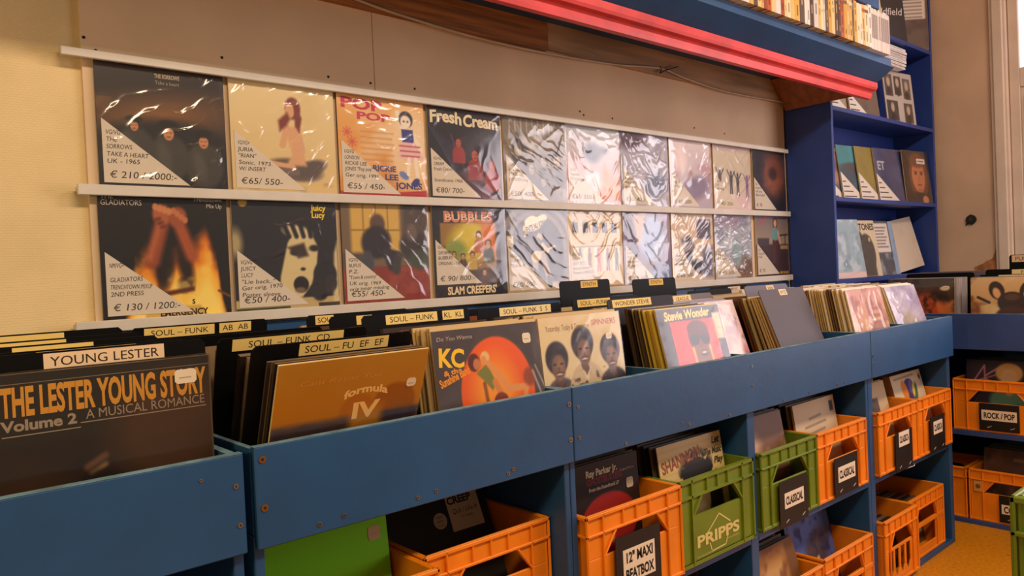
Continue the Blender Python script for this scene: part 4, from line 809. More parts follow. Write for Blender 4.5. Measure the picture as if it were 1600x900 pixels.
# ================================================================== CRATES
def crate_mesh(w=.38, d=.295, h=.245, m='orange', kind='sign', logo=False):
    mb = MB(); hw = w / 2; th = .007; rib = .007
    mb.box(-hw + .004, hw - .004, .004, d - .004, 0, .010)                                      # bottom
    zo1, zo0 = h * .785, h * .555                                                               # hand opening
    for y0, y1, sgn in ((rib, rib + th, -1), (d - rib - th, d - rib, 1)):
        o0, o1 = w * .33, w * .205                                                              # opening half widths (bottom, top)
        front = sgn < 0
        if kind == 'slots' and front:
            xs = [-.115, -.062, -.009, .044]; zb = .030
            mb.box(-hw + .006, xs[0], y0, y1, 0, zo0 - .012); mb.box(xs[3] + .045, hw - .006, y0, y1, 0, zo0 - .012); mb.box(xs[0], xs[3] + .045, y0, y1, 0, zb)
            for i in range(3): mb.box(xs[i] + .042, xs[i + 1] + .003, y0, y1, zb, zo0 - .012)
            for i, q in enumerate(xs):
                for e in (0, 1): mb.prism([(q, zb), (q + .02, zb), (q, zb + .03)] if e == 0 else [(q + .045, zb), (q + .045, zb + .03), (q + .025, zb)], 'y', y0, y1)
            mb.box(-hw + .006, hw - .006, y0, y1, zo0 - .012, zo0)
        elif kind == 'window' and front:
            mb.box(-hw + .006, -.105, y0, y1, 0, zo0 - .018); mb.box(.105, hw - .006, y0, y1, 0, zo0 - .018); mb.box(-.105, .105, y0, y1, 0, .042); mb.box(-hw + .006, hw - .006, y0 - .004, y1, zo0 - .018, zo0)
            o0, o1 = .11, .085; zo1 = h * .80
        else: mb.box(-hw + .006, hw - .006, y0, y1, 0, zo0)
        mb.box(-hw + .006, -o0, y0, y1, zo0, zo1); mb.box(o0, hw - .006, y0, y1, zo0, zo1)
        for s_ in (-1, 1): mb.prism([(s_ * o0, zo0), (s_ * o0, zo1), (s_ * o1, zo1)], 'y', y0, y1)
        mb.box(-hw + .006, hw - .006, y0, y1, zo1, h)
        ya, yb = (0, rib) if front else (d - rib, d)
        for s_ in (-1, 1): mb.prism([(s_ * (o0 + .004), zo0), (s_ * o0, zo0 - .002), (s_ * o1, zo1), (s_ * (o1 + .008), zo1)], 'y', ya + .001, yb)
        for z0, z1 in ((h - .009, h), (h * .785, h * .785 + .007)): mb.box(-hw, hw, ya, yb, z0, z1)
        mb.box(-hw, hw, ya + .002, yb, 0, .010)
        for x in (-hw + .001, -o0 - .006, o0, hw - .006): mb.box(x, x + .005, ya, yb, .004, h - .002)
        for x in (-.055, -.0025, .05) if w > .3 else (): mb.box(x, x + .005, ya + .001, yb, h * .785, h - .002)
    for s_ in (-1, 1):
        x0, x1 = sorted((s_ * (hw - rib), s_ * (hw - rib - th))); mb.box(x0, x1, .006, d - .006, 0, h)
        xa, xb = sorted((s_ * (hw - rib), s_ * hw))
        for z0, z1 in ((h - .009, h), (h * .785, h * .785 + .007), (0, .010)): mb.box(xa, xb, .0, d, z0, z1)
        for y in (.002, d * .25, d * .5, d * .75, d - .007): mb.box(xa, xb, y, y + .005, .004, h - .002)
    if logo:
        cr = (214, 196, 120)
        y = .0062
        for p, q in (((-.055, .075), (.005, .118)), ((.005, .118), (.062, .082)), ((-.045, .045), (-.035, .018)), ((-.035, .018), (.035, .021)), ((.035, .021), (.048, .048))):
            dx, dz = q[0] - p[0], q[1] - p[1]; L = math.hypot(dx, dz); nx, nz = -dz / L * .0022, dx / L * .0022
            mb.flat([(p[0] + nx, p[1] + nz), (q[0] + nx, q[1] + nz), (q[0] - nx, q[1] - nz), (p[0] - nx, p[1] - nz)], y, cr, 1)
        mb.text('PRIPPS', 0, .045, .032, y - .0003, cr, .215, True, align='c', mi=1); mb.text('TILLHOR AB PRIPPS', -.11, .014, .006, y, cr, .08, mi=1); mb.text('BRYGGERIERNA', .045, .032, .005, y, cr, .06, mi=1)
    return mb.mesh('crate', [m, 'paper'])
CM = {}
def crate(label, x, y, z, m='orange', kind='sign', logo=False, w=.38, h=.245, d=.295, axis='n', group=None, yaw=0):
    k = (m, kind, logo, w, h, d)
    if k not in CM: CM[k] = crate_mesh(w, d, h, m, kind, logo)
    o = link(CM[k], 'bottle_crate'); bev(o, .0016, 1)
    o.location = (x, y, z); o.rotation_euler = (0, 0, R(yaw) + (R(-90) if axis == 'f' else 0))
    return tag(o, label, 'crate', group or 'crates of records')
def sign(parent, x0, x1, z1, z0, lines, lw, lh, lz, hh, mark=True):
    mb = MB(); mb.box(x0, x1, -.0045, -.0025, z0, z1, (30, 25, 23)); cx = (x0 + x1) / 2
    if mark:
        for sx in (-.6, .55): mb.prism([(cx + sx * (x1 - cx), z0 + .012), (cx + sx * (x1 - cx) + .018, z0 + .020), (cx + sx * (x1 - cx) + .017, z0 + .022), (cx + sx * (x1 - cx) - .001, z0 + .0145)], 'y', -.0055, -.0045, (190, 180, 170))
    s = mb.build('sign_card', 'print', parent)
    mb = MB(); mb.box(cx - lw / 2, cx + lw / 2, -.0056, -.0047, lz, lz + lh, (232, 214, 190)); n = len(lines)
    for i, t in enumerate(lines): mb.text(t, cx, lz + lh * ((n - 1 - i + .5) / n) - hh / 2, hh, -.0059, (30, 24, 22), min(lw * .88, hh * .9 * sum(GL[(c, True)][2] for c in t)), True, align='c')
    mb.build('label', 'paper', s)
ZS = .4605
def lp(fn, label, x, y, z, lean, yaw=0, axis='n', t=.004, stick=None, edge=(150, 120, 84), filmk=None, w=SW):
    a, tx = fn(); o = link(cover('record_sleeve', a, t, edge, tx, w=w), 'record_sleeve'); tag(o, label, 'record', 'front record sleeves in the bins and crates')
    place(o, axis, x, y, z + .0015 + t * abs(math.sin(R(lean))), lean, yaw)
    if stick: sticker(o, *stick)
    if filmk is not None: link(flat_film(filmk), 'plastic_cover', o)
    return o
def fill(x, y0, y1, n, z, lean, pal, label, group, dx=.003, axis='n', lean1=None):
    for i in range(n):
        f = i / max(1, n - 1); l_ = lean + ((lean if lean1 is None else lean1) - lean) * f; o = link(rnd.choice(PM[pal]), 'record_sleeve'); tag(o, label, 'record', group)
        yy = y0 + (y1 - y0) * f
        place(o, axis, x + rnd.uniform(-dx, dx) if axis == 'n' else yy_x(x, dx), yy, z + .0045 * abs(math.sin(R(l_))) + .001, l_, 0)
def yy_x(x, dx): return x + rnd.uniform(-dx, dx)

# --- left compartment
A1 = crate('orange crate holding the green sleeve, at the bottom edge of the photo', .228, -.787, ZS, w=.36)
def g_green():
    a = Art((128, 212, 28), 40); a.grad((134, 206, 22), (124, 218, 34)); return a, None
lp(g_green, 'plain bright green record sleeve standing in an orange crate', .228, -.655, ZS + .011, 6, stick=(.125, .285, .03, .03, (200, 176, 130)))
fill(.228, -.638, -.545, 5, ZS + .011, 5, 'dark', 'dark record sleeve standing behind the bright green one', 'record sleeves behind the green sleeve', lean1=1)
A2 = crate('orange crate holding the black sleeve with square and round stickers', .602, -.720, ZS, w=.372)
def g_creep():
    a = Art((36, 30, 26), 40); a.noise((44, 36, 30), 3, 401, .5, 2, .6)
    def tx(m):
        m.box(.035, .135, -.0006, -.0002, .205, .300, (206, 182, 150)); m.text('CREEP', .038, .272, .018, -.0009, (36, 28, 26), .075, True); m.text('Quit / Like It', .085, .247, .012, -.0009, (36, 28, 26), .078, shear=.2, align='c'); m.text('12" single', .088, .234, .006, -.0009, (60, 50, 46), .04, align='c')
        m.disc(.005, .240, .020, -.0007, -.0002, (196, 172, 140), n=20)
        for i, t in enumerate(('NEW', 'ISSUE', '12"')): m.text(t, .005, .247 - i * .010, .005, -.0010, (60, 46, 44), .02, align='c')
    return a, tx
lp(g_creep, 'black record sleeve with a square paper sticker and a round one, leaning far back', .602, -.612, ZS + .012, 24)
fill(.602, -.596, -.582, 2, ZS + .012, 24, 'dark', 'dark record sleeve hidden behind the black one with stickers', 'record sleeves behind the black sleeve with stickers')
# --- middle compartments
B1 = crate('orange crate with a sign reading 12" MAXI BEATBOX', 1.0215, -.800, ZS)
sign(B1, -.095, .082, .172, .006, ['12" MAXI', 'BEATBOX'], .125, .085, .050, .026)
def g_ray():
    a = Art((38, 28, 26), 80); a.ell(.58, .46, .36, .26, (150, 34, 30), 0, .01).rect(.40, .30, .62, .56, (210, 186, 152), soft=.05)
    def tx(m): m.text('Ray Parker Jr.', -.054, .279, .018, -.0003, (214, 190, 150), .125, True); m.text('GHOSTBUSTERS', -.054, .257, .017, -.0003, (128, 36, 32), .145, True); m.text('From the Soundtrack LP', -.046, .240, .0095, -.0003, (206, 184, 150), .12, True); m.text('Original Motion', .140, .272, .006, -.0003, (190, 160, 140), .06, align='r')
    return a, tx
lp(g_ray, 'black record sleeve with pale lettering and a red ring, in the MAXI crate', 1.020, -.690, ZS + .012, 3, stick=(.118, .235, .028, .028, (206, 182, 150)))
fill(1.025, -.672, -.53, 6, ZS + .012, 3, 'dark', 'dark record sleeve behind the black one in the MAXI crate', 'record sleeves in the MAXI crate', lean1=0)
B2 = crate('green crate printed with cream lettering and a pentagon outline', 1.3995, -.790, ZS, 'green', logo=True, w=.376)
def g_shan():
    a = Art((216, 186, 118), 100)
    for k in range(14): a.rect(0, k / 14, 1, k / 14 + .03, (204, 170, 100), .6)
    a.ell(.55, .60, .24, .22, (34, 26, 24), 0, .01).noise((34, 26, 24), 13, 411, .47, 14, 1, np.clip((.34 - np.hypot(a.X - .55, a.Y - .58)) * 14, 0, 1)).ell(.55, .44, .15, .2, (220, 192, 130), 0, .01).ell(.62, .50, .05, .035, (34, 26, 24)).ell(.47, .50, .04, .03, (34, 26, 24)).rect(.70, .05, .90, .5, (40, 30, 28), soft=.02)
    a.noise((36, 28, 26), 10, 413, .6, 9, 1, ((a.Y < .42) & (a.X < .4)) * 1.)
    def tx(m):
        m.text('SHANNON', -.145, .235, .034, -.0003, (150, 74, 40), .19, True, rot=R(7)); m.text('Let', .105, .282, .022, -.0003, (36, 28, 26), .04, True, shear=.3); m.text('The Music', .06, .252, .020, -.0003, (36, 28, 26), .09, True, shear=.3); m.text('Play', .105, .222, .020, -.0003, (36, 28, 26), .045, True, shear=.3); m.text('RMX 84', -.14, .195, .012, -.0003, (60, 46, 36), .05, True)
    return a, tx
lp(g_shan, 'cream record sleeve with a black-haired head and brown capitals, in the printed green crate', 1.395, -.740, ZS + .012, 8, filmk=0)
fill(1.390, -.722, -.555, 7, ZS + .012, 8, 'dark', 'dark record sleeve behind the cream one in the printed green crate', 'record sleeves in the printed green crate', lean1=2)
# --- classical crates
def scm(lines=('CLASSICAL',)): return list(lines)
C1 = crate('green crate with a CLASSICAL sign, right of the printed green crate', 1.815, -.787, ZS, 'green', w=.358)
sign(C1, -.085, .095, .136, -.012, ['CLASSICAL'], .122, .050, .046, .026)
def g_photos():
    a = Art((130, 90, 66), 60); a.noise((196, 150, 120), 4, 421, .48, 4, .8).ell(.3, .7, .2, .14, (200, 160, 130), 0, .1).rect(0, .0, 1, .3, (96, 60, 44), soft=.1); return a, None
def g_port():
    a = Art((84, 62, 50), 60); a.ell(.5, .62, .18, .22, (196, 150, 110), 0, .05).ell(.5, .2, .4, .24, (60, 44, 40), 0, .06).rect(.05, .02, .5, .35, (206, 140, 50), soft=.08).noise((50, 38, 34), 6, 425, .56, 5, .7); return a, None
lp(g_photos, 'brown record sleeve with blurred faces in the green CLASSICAL crate', 1.812, -.720, ZS + .012, 10)
lp(g_port, 'brown portrait record sleeve just behind the blurred faces', 1.818, -.700, ZS + .012, 8)
fill(1.815, -.68, -.55, 5, ZS + .012, 7, 'dark', 'dark record sleeve in the green CLASSICAL crate', 'record sleeves in the green CLASSICAL crate', lean1=2)
C2 = crate('orange crate with a CLASSICAL sign, right of the green CLASSICAL crate', 2.187, -.787, ZS)
sign(C2, -.085, .095, .140, .004, ['CLASSICAL'], .130, .054, .052, .028)
def g_letter():
    a = Art((208, 184, 146), 80); a.noise((196, 170, 130), 3, 431, .5, 2, .5)
    for k, (x0, x1) in enumerate(((.34, .62), (.22, .72), (.30, .68), (.26, .70), (.24, .66), (.34, .58))): a.line(x0, .80 - k * .085, x1, .82 - k * .085, .013, (126, 110, 96), .8)
    a.rect(.86, .82, .95, .94, (50, 60, 80)).rect(0, 0, 1, .12, (60, 48, 50), soft=.03); return a, None
lp(g_letter, 'cream record sleeve like a handwritten envelope with a stamp, in an orange CLASSICAL crate', 2.190, -.720, ZS + .012, 8, yaw=1, t=.008, edge=(196, 160, 100))
fill(2.185, -.700, -.55, 6, ZS + .012, 8, 'dark', 'dark record sleeve behind the envelope-like one', 'record sleeves behind the envelope-like sleeve', lean1=3)
D1 = crate('orange crate with a CLASSICAL sign, left one of the far upper pair', 2.660, -.790, ZS)
sign(D1, -.055, .105, .145, -.012, ['CLASSICA'], .098, .058, .085, .026)
def g_cream():
    a = Art((206, 178, 136), 60); a.rect(.1, .40, .72, .80, (96, 82, 74), soft=.02).noise((60, 50, 50), 9, 441, .5, 5, .8, ((a.Y < .8) & (a.Y > .40) & (a.X < .72) & (a.X > .1)) * 1.); a.noise((160, 120, 80), 10, 443, .6, 7, .7, (a.Y > .84) * 1.); return a, None
lp(g_cream, 'cream record sleeve with a dark square picture, in the left far upper orange crate', 2.655, -.730, ZS + .012, 12)
fill(2.660, -.712, -.56, 5, ZS + .012, 11, 'tan', 'tan record sleeve behind the cream one with the dark square', 'record sleeves in the left far upper crate', lean1=5)
D2 = crate('orange crate with a CLASSICAL sign, right one of the far upper pair', 3.034, -.790, ZS, w=.366)
sign(D2, -.075, .085, .150, -.002, ['CLASSICA'], .098, .055, .074, .026)
def g_bird():
    a = Art((216, 196, 160), 80); sk = (.5, .42)
    a.c = a.c * 1.0; a.ell(.5, .74, .20, .17, (60, 56, 110), 20, .02).ell(.36, .76, .09, .15, (222, 130, 40), 14, .02).ell(.58, .80, .07, .10, (110, 90, 150), -20, .03).ell(.70, .70, .05, .15, (70, 110, 60), -20, .02).ell(.64, .74, .04, .1, (230, 200, 70), -20, .02).ell(.48, .2, .3, .1, (190, 120, 50), 0, .03).ell(.40, .30, .06, .08, (240, 200, 90), 0, .02).line(.1, .94, .74, .95, .010, (150, 120, 100)).ell(.93, .90, .03, .04, (60, 50, 46)); return a, None
lp(g_bird, 'white record box with a bright blue and orange bird shape, in the far upper crate', 3.034, -.742, ZS + .012, 14, t=.030, edge=(190, 140, 80))
fill(3.034, -.690, -.56, 5, ZS + .012, 11, 'tan', 'tan record sleeve behind the white box with the bird shape', 'record sleeves behind the white box', lean1=6)
# --- lower shelves
ZB = .0205
E1 = crate('low orange crate of brown records at the bottom edge, left of the blue sleeve', 1.825, -.787, ZB, h=.235, w=.375)
fill(1.827, -.745, -.585, 7, ZB + .012, 14, 'dark', 'brown record sleeve slumped in the low left orange crate', 'record sleeves in the low left crate', lean1=10, dx=.008)
def g_brown():
    a = Art((120, 80, 46), 50); a.rect(.1, .5, .8, .96, (176, 124, 66), soft=.06).rect(.3, .6, .7, .8, (206, 160, 100), soft=.1).noise((120, 70, 36), 6, 451, .55, 5, .7); return a, None
lp(g_brown, 'tan record sleeve standing tilted at the front of the low left crate', 1.825, -.760, ZB + .012, 14)
E2 = crate('low orange crate holding the blue record sleeve', 2.208, -.787, ZB, kind='window')
def g_blue():
    a = Art((66, 76, 130), 70); a.grad((66, 80, 140), (90, 106, 170)).noise((104, 116, 170), 4, 461, .5, 4, .7).ell(.6, .6, .3, .2, (80, 66, 70), 30, .1).rect(.56, .42, .62, .52, (206, 180, 150)).noise((40, 44, 80), 7, 463, .58, 6, .8); return a, None
lp(g_blue, 'blue marbled record sleeve leaning in the low orange crate', 2.195, -.690, ZB + .012, 12, yaw=0)
def g_marks():
    a = Art((30, 26, 28), 50); a.rect(.84, .74, .92, .84, (200, 180, 150)).rect(.86, .62, .92, .68, (190, 168, 140)).noise((54, 44, 40), 8, 467, .56, 5, .6); return a, None
lp(g_marks, 'black record sleeve with small white marks, just behind the blue marbled one', 2.225, -.660, ZB + .012, 8)
fill(2.20, -.64, -.54, 5, ZB + .012, 8, 'dark', 'dark record sleeve at the back of the low crate with the blue sleeve', 'record sleeves behind the blue sleeve', lean1=4)
F1 = crate('low orange crate with four tall slots, front left of the far pair', 2.628, -.800, ZB, kind='slots', w=.32, h=.265, d=.29)
F2 = crate('low orange crate with a wide window, right of the slotted crate', 2.983, -.762, ZB, kind='window', w=.38, h=.262)
def small_cases(cx, y0, n, z, label, group):
    for i in range(n):
        mb = MB(); wv, hv, tv = .130, .192, .013; cl = rnd.choice(((44, 34, 30), (70, 50, 40), (30, 28, 28), (96, 70, 50), (120, 96, 76)))
        mb.box(-wv / 2, wv / 2, 0, tv, 0, hv, cl); mb.box(-wv / 2, -wv / 2 + .012, -.0004, .0002, 0, hv, (24, 22, 22)); mb.box(-wv / 2 + .03, wv / 2 - .02, -.0004, 0, .02 + rnd.uniform(0, .03), .06 + rnd.uniform(0, .04), [min(255, q + 50) for q in cl])
        o = mb.build('disc_case', 'print', None, (cx + (-.070 if i % 2 else .070) + rnd.uniform(-.003, .003), y0 + (i // 2) * .020, z + .003), (-R(rnd.uniform(12, 12.8)), 0, 0)); tag(o, label, 'disc case', group)
small_cases(2.628, -.74, 16, ZB + .011, 'small dark plastic disc case lying in the slotted orange crate', 'disc cases in the slotted crate')
small_cases(2.983, -.70, 16, ZB + .011, 'small dark plastic disc case in the low crate with the wide window', 'disc cases in the window crate')
def g_low():
    a = Art((40, 30, 26), 40); a.rect(.03, .03, .97, .97, (120, 66, 40)).rect(.05, .05, .95, .95, (40, 30, 26)); return a, None
lp(g_low, 'dark brown-bordered record sleeve on the floor board under the printed green crate', 1.425, -.600, ZB, 4)
fill(1.425, -.58, -.50, 5, ZB, 3, 'dark', 'dark record sleeve on the floor board under the printed green crate', 'record sleeves on the floor board under the printed green crate', lean1=0)

# --- far rack crates
def farlp(fn, label, yc, x, z, lean, **k): return lp(fn, label, yc, x, z, lean, axis='f', **k)
G1 = crate('orange crate with a ROCK / POP sign, upper shelf of the far rack', 3.545, -.872, .456, axis='f')
sign(G1, -.075, .090, .137, .010, ['ROCK / POP'], .145, .048, .058, .026)
def g_blonde():
    a = Art((56, 48, 60), 80); a.ell(.58, .82, .18, .15, (216, 166, 100), 0, .03).ell(.58, .76, .11, .12, (226, 176, 130), 0, .02).ell(.58, .40, .26, .2, (110, 150, 120), 0, .05).ell(.58, .58, .06, .1, (216, 160, 120), 0, .02).ell(.9, .78, .08, .08, (220, 96, 50), 0, .04)
    a.line(.12, .70, .25, .92, .01, (206, 130, 150)).line(.25, .92, .26, .68, .01, (206, 130, 150)).line(.26, .76, .42, .88, .012, (206, 130, 150)).line(.26, .72, .40, .64, .01, (206, 130, 150)).line(.08, .66, .4, .78, .008, (206, 130, 150)); return a, None
farlp(g_blonde, 'dark record sleeve with a fair-haired person, in the ROCK / POP crate', -.872, 3.62, .468, 5)
for i in range(4):
    o = link(rnd.choice(PM['dark']), 'record_sleeve'); tag(o, 'dark record sleeve behind the fair-haired person in the ROCK / POP crate', 'record', 'record sleeves in the ROCK / POP crate'); place(o, 'f', -.872 + rnd.uniform(-.006, .006), 3.64 + i * .040, .469, 4)
G2 = crate('orange crate with a COUNTRY sign, on the base of the far rack', 3.565, -.922, .0225, axis='f')
sign(G2, -.060, .110, .138, .012, ['COUNTRY'], .150, .044, .052, .030)
mb = MB(); mb.box(.025, .12, -.0075, -.0055, .100, .136, (226, 196, 120)); mb.text('no. 2', .07, .11, .014, -.008, (60, 50, 40), .06, shear=.3, align='c'); mb.build('paper_note', 'paper', G2)
mb = MB(); mb.box(-.165, -.130, -.0035, -.0015, .140, .190, (206, 150, 70)); mb.disc(-.1475, .165, .011, -.0042, -.0035, (120, 80, 40), n=12); mb.build('paper_note', 'paper', G2)
G3 = crate('orange crate mostly hidden by the last blue rack, left of the COUNTRY crate', 3.565, -.534, .0225, axis='f')
def g_glossy():
    a = Art((96, 60, 46), 50); a.noise((140, 84, 60), 5, 471, .5, 4, .8).noise((60, 40, 36), 7, 473, .55, 5, .7).rect(.4, .84, .9, .88, (150, 110, 80)); return a, None
farlp(g_glossy, 'reddish-brown glossy record sleeve in the COUNTRY crate', -.915, 3.645, .035, 14, filmk=3)
for i in range(4):
    o = link(rnd.choice(PM['dark']), 'record_sleeve'); tag(o, 'dark record sleeve behind the reddish-brown glossy one in the COUNTRY crate', 'record', 'record sleeves in the COUNTRY crate'); place(o, 'f', -.918 + rnd.uniform(-.006, .006), 3.668 + i * .036, .036, 12)
# --- green crates in the foreground, a stack reaching counter height
cs = ['top green crate of the stack at the right edge of the photo', 'second green crate from the top at the right edge', 'third green crate from the top at the right edge', 'bottom green crate of the stack at the right edge']
for i in range(4): crate(cs[3 - i], .638 + .19, -1.747 - .295, .0005 + i * .2455, 'green', group='stacked green crates')

# ================================================================== BOOKS ON THE HIGH SHELF
BOOKC = {
 'cream': ([(232, 204, 150), (224, 192, 134), (238, 214, 170)], 'cream paperback spine in the crowded row on the high blue shelf'),
 'yellow': ([(214, 168, 84), (206, 156, 66), (222, 184, 110)], 'yellowish book spine in the crowded row on the high blue shelf'),
 'white': ([(222, 212, 204), (206, 200, 196), (230, 222, 210)], 'white or pale grey book spine in the crowded row on the high blue shelf'),
 'rust': ([(186, 92, 44), (170, 80, 40), (150, 74, 50)], 'rust-orange book spine in the crowded row on the high blue shelf'),
 'dark': ([(84, 60, 48), (66, 54, 50), (96, 76, 66)], 'dark brown book spine in the crowded row on the high blue shelf'),
}
def book(x, wd, h, kind, dep=.165, lean=0):
    cols, lab = BOOKC[kind]; c = rnd.choice(cols); ink = [q * .62 for q in c] if kind != 'dark' else (176, 150, 116)
    mb = MB(); b = .0016
    mb.prism([(b, 0), (wd - b, 0), (wd, .002), (wd, dep), (wd - b, dep), (wd - b, .004), (b, .004), (b, dep), (0, dep), (0, .002)], 'z', 0, h, c)
    mb.box(b + .0002, wd - b - .0002, .0042, dep - .003, .003, h - .003, (226, 206, 170))
    if wd > .012:
        z = .02
        while z < h - .03:
            ln = rnd.uniform(.01, .05)
            if rnd.random() < .7: mb.box(wd * .36, wd * .64, -.0003, .0002, z, min(z + ln, h - .012), ink)
            z += ln + rnd.uniform(.006, .03)
        if rnd.random() < .4: mb.box(0.0002, wd - .0002, -.0002, .0002, h * .82, h * .9, rnd.choice(((190, 90, 50), (120, 90, 70), (230, 210, 180))))
    o = mb.build('book', 'print', None, (x, -.555, 2.2525), (0, R(lean), 0))
    return tag(o, lab, 'book', kind + ' books on the high shelf')
x = 1.70
plan = ['dark', 'dark', 'rust', 'yellow', 'cream', 'yellow', 'dark', 'yellow', 'cream', 'white', 'yellow', 'cream', 'white', 'yellow', 'dark', 'cream', 'yellow', 'rust', 'rust', 'cream', 'white', 'rust', 'cream', 'cream', 'yellow', 'yellow', 'dark', 'white', 'white', 'dark', 'white', 'yellow', 'cream', 'white', 'dark', 'yellow', 'cream']
i = 0
while x < 3.08:
    k = plan[i % len(plan)]; wd = rnd.choice((.016, .02, .026, .03, .038)) if x < 3.0 else rnd.choice((.022, .028, .034)); book(x, wd, rnd.uniform(.172, .194), k); x += wd + .0012; i += 1
def booklet(x):
    mb = MB(); wd = rnd.uniform(.007, .010); mb.box(0, wd, 0, .19, 0, rnd.uniform(.176, .19), rnd.choice(((232, 220, 210), (214, 196, 186), (226, 206, 180)))); mb.box(wd * .2, wd * .8, -.0004, .0001, .05, .16, rnd.choice(((150, 90, 80), (120, 110, 110), (200, 190, 180))))
    o = mb.build('thin_booklet', 'print', None, (x, -.55, 2.2525)); tag(o, 'thin white booklet at the right end of the high shelf', 'booklet', 'thin booklets on the high shelf'); return wd + .0015
x += .004
while x < 3.29: x += booklet(x)

# ================================================================== BOOKCASE CONTENTS
def bl(fn, label, x, z, y=-.19, lean=9, yaw=-8, film_=None, t=.005, tagged=False, w=SW, edge=(180, 150, 110), amp=None, roll=0):
    a, tx = fn(); o = link(cover('record_sleeve', a, t, edge, tx, w=w), 'record_sleeve'); tag(o, label, 'record', 'record sleeves in the corner bookcase')
    place(o, 'n', x, y, z + .0012 + t * math.sin(R(lean)), lean, yaw)
    if roll: o.rotation_euler = (-R(lean), R(roll), R(yaw)); o.location.z = z + .001 + t * math.sin(R(lean)) + w / 2 * abs(math.sin(R(roll)))
    if film_: link(film_mesh(film_, amp or .003, w=.317, dirs=[110, 70]), 'plastic_cover', o)
    if tagged:
        mb = MB(); mb.prism([(-.15, .008), (.06, .008), (-.15, .165)], 'y', -.0012, -.0004, (232, 220, 206))
        for k in range(4): mb.box(-.142, -.142 + .03 + .03 * (3 - k), -.0015, -.0011, .022 + k * .028, .029 + k * .028, (96, 84, 80))
        tag(mb.build('price_tag', 'paper', o), 'white triangular price card')
    return o
def solid(c, c2=None, seed=1, k=.5):
    def f():
        a = Art(c, 48)
        if c2 is not None: a.noise(c2, 4, seed, .5, 4, k)
        return a, None
    return f
# lowest open shelf
def k_blue(): a = Art((150, 176, 190), 70); a.noise((110, 136, 156), 4, 501, .5, 4, .8).noise((200, 214, 222), 6, 503, .56, 5, .7).rect(0, .0, 1, .1, (226, 196, 190)); return a, None
def k_stones():
    a = Art((214, 196, 164), 100); a.ell(.42, .50, .22, .36, (52, 46, 44), 0, .03).ell(.68, .42, .22, .34, (58, 52, 50), 0, .03).rect(.12, .0, .85, .4, (56, 50, 48), soft=.05)
    for x, y, s in ((.20, .64, .09), (.48, .72, .09), (.78, .66, .09)): a.person(x, y, s, (206, 180, 140), (50, 40, 36), (60, 54, 52), False)
    def tx(m): m.text('THE STONES', .02, .262, .036, -.0003, (44, 36, 34), .26, True, align='c')
    return a, tx
def k_note():
    a = Art((70, 74, 84), 70); a.rect(.5, .42, .97, .96, (226, 214, 204)); a.noise((160, 176, 190), 5, 511, .54, 5, .7, (a.Y < .4) * 1.)
    for k in range(7): a.line(.56, .88 - k * .06, .9 - .04 * (k % 3), .88 - k * .06, .011, (96, 86, 84), .9)
    return a, None
bl(k_blue, 'pale blue record sleeve in creased plastic, left end of the lowest open bookcase shelf', 3.490, 1.1965, y=-.228, film_=601, amp=.005)
bl(k_stones, 'cream record sleeve with a dark group photo and a heavy black heading in the bookcase', 3.740, 1.1965, y=-.205, film_=602, amp=.002)
bl(k_note, 'dark record sleeve with a white handwritten note, in the bookcase right of the group photo', 3.960, 1.1965, y=-.190, film_=603, amp=.004)
bl(solid((150, 178, 206), (120, 150, 186), 521), 'light blue record sleeve behind the one with the handwritten note', 4.080, 1.1965, y=-.165, film_=604)
bl(solid((208, 190, 168), (196, 178, 156), 523), 'blank cream record box slumped against the light blue sleeve in the bookcase', 4.43, 1.1965, y=-.180, t=.028, lean=12, yaw=-4, roll=-7, edge=(196, 178, 156))
# middle shelf, sleeves set like shingles
def k_bw(): a = Art((200, 190, 184), 60); a.rect(.1, .4, .6, .75, (70, 62, 62), soft=.06).line(.2, .5, .5, .8, .03, (90, 80, 78)).noise((120, 112, 110), 6, 531, .55, 5, .6); return a, None
def k_col(): a = Art((110, 104, 120), 60); a.ell(.4, .6, .3, .3, (190, 140, 110), 0, .1).noise((70, 66, 90), 5, 533, .5, 4, .7).rect(.4, .88, .9, .95, (220, 214, 214)); return a, None
def k_teal(): a = Art((40, 138, 150), 60); a.rect(0, .0, 1, .62, (40, 70, 90), soft=.1).ell(.5, .62, .4, .08, (60, 60, 70), 0, .04).noise((90, 170, 180), 4, 535, .55, 4, .5); return a, None
def k_navy():
    a = Art((58, 66, 104), 60); a.noise((84, 90, 130), 4, 537, .5, 4, .6)
    def tx(m): m.text('ET', -.13, .19, .05, -.0003, (190, 186, 190), .08, True)
    return a, tx
def k_face():
    a = Art((44, 32, 28), 110); a.ell(.56, .50, .36, .46, (110, 64, 40), 0, .05).ell(.55, .52, .25, .33, (196, 122, 80), 0, .04).ell(.55, .82, .30, .14, (120, 70, 40), 0, .05).ell(.5, .0, .5, .2, (40, 30, 28), 0, .05).ell(.74, .06, .12, .08, (196, 130, 90), 0, .03)
    a.ell(.45, .56, .05, .018, (60, 36, 28)).ell(.67, .56, .05, .018, (60, 36, 28)).line(.40, .60, .51, .595, .012, (90, 50, 32)).line(.62, .595, .73, .60, .012, (90, 50, 32)).ell(.57, .46, .035, .05, (176, 104, 66), 0, .03).ell(.57, .345, .085, .02, (140, 66, 50)).ell(.57, .24, .1, .03, (170, 104, 68), 0, .03).rect(.54, .76, .86, .86, (232, 222, 210)); a.line(.58, .81, .8, .81, .012, (150, 100, 90)); return a, None
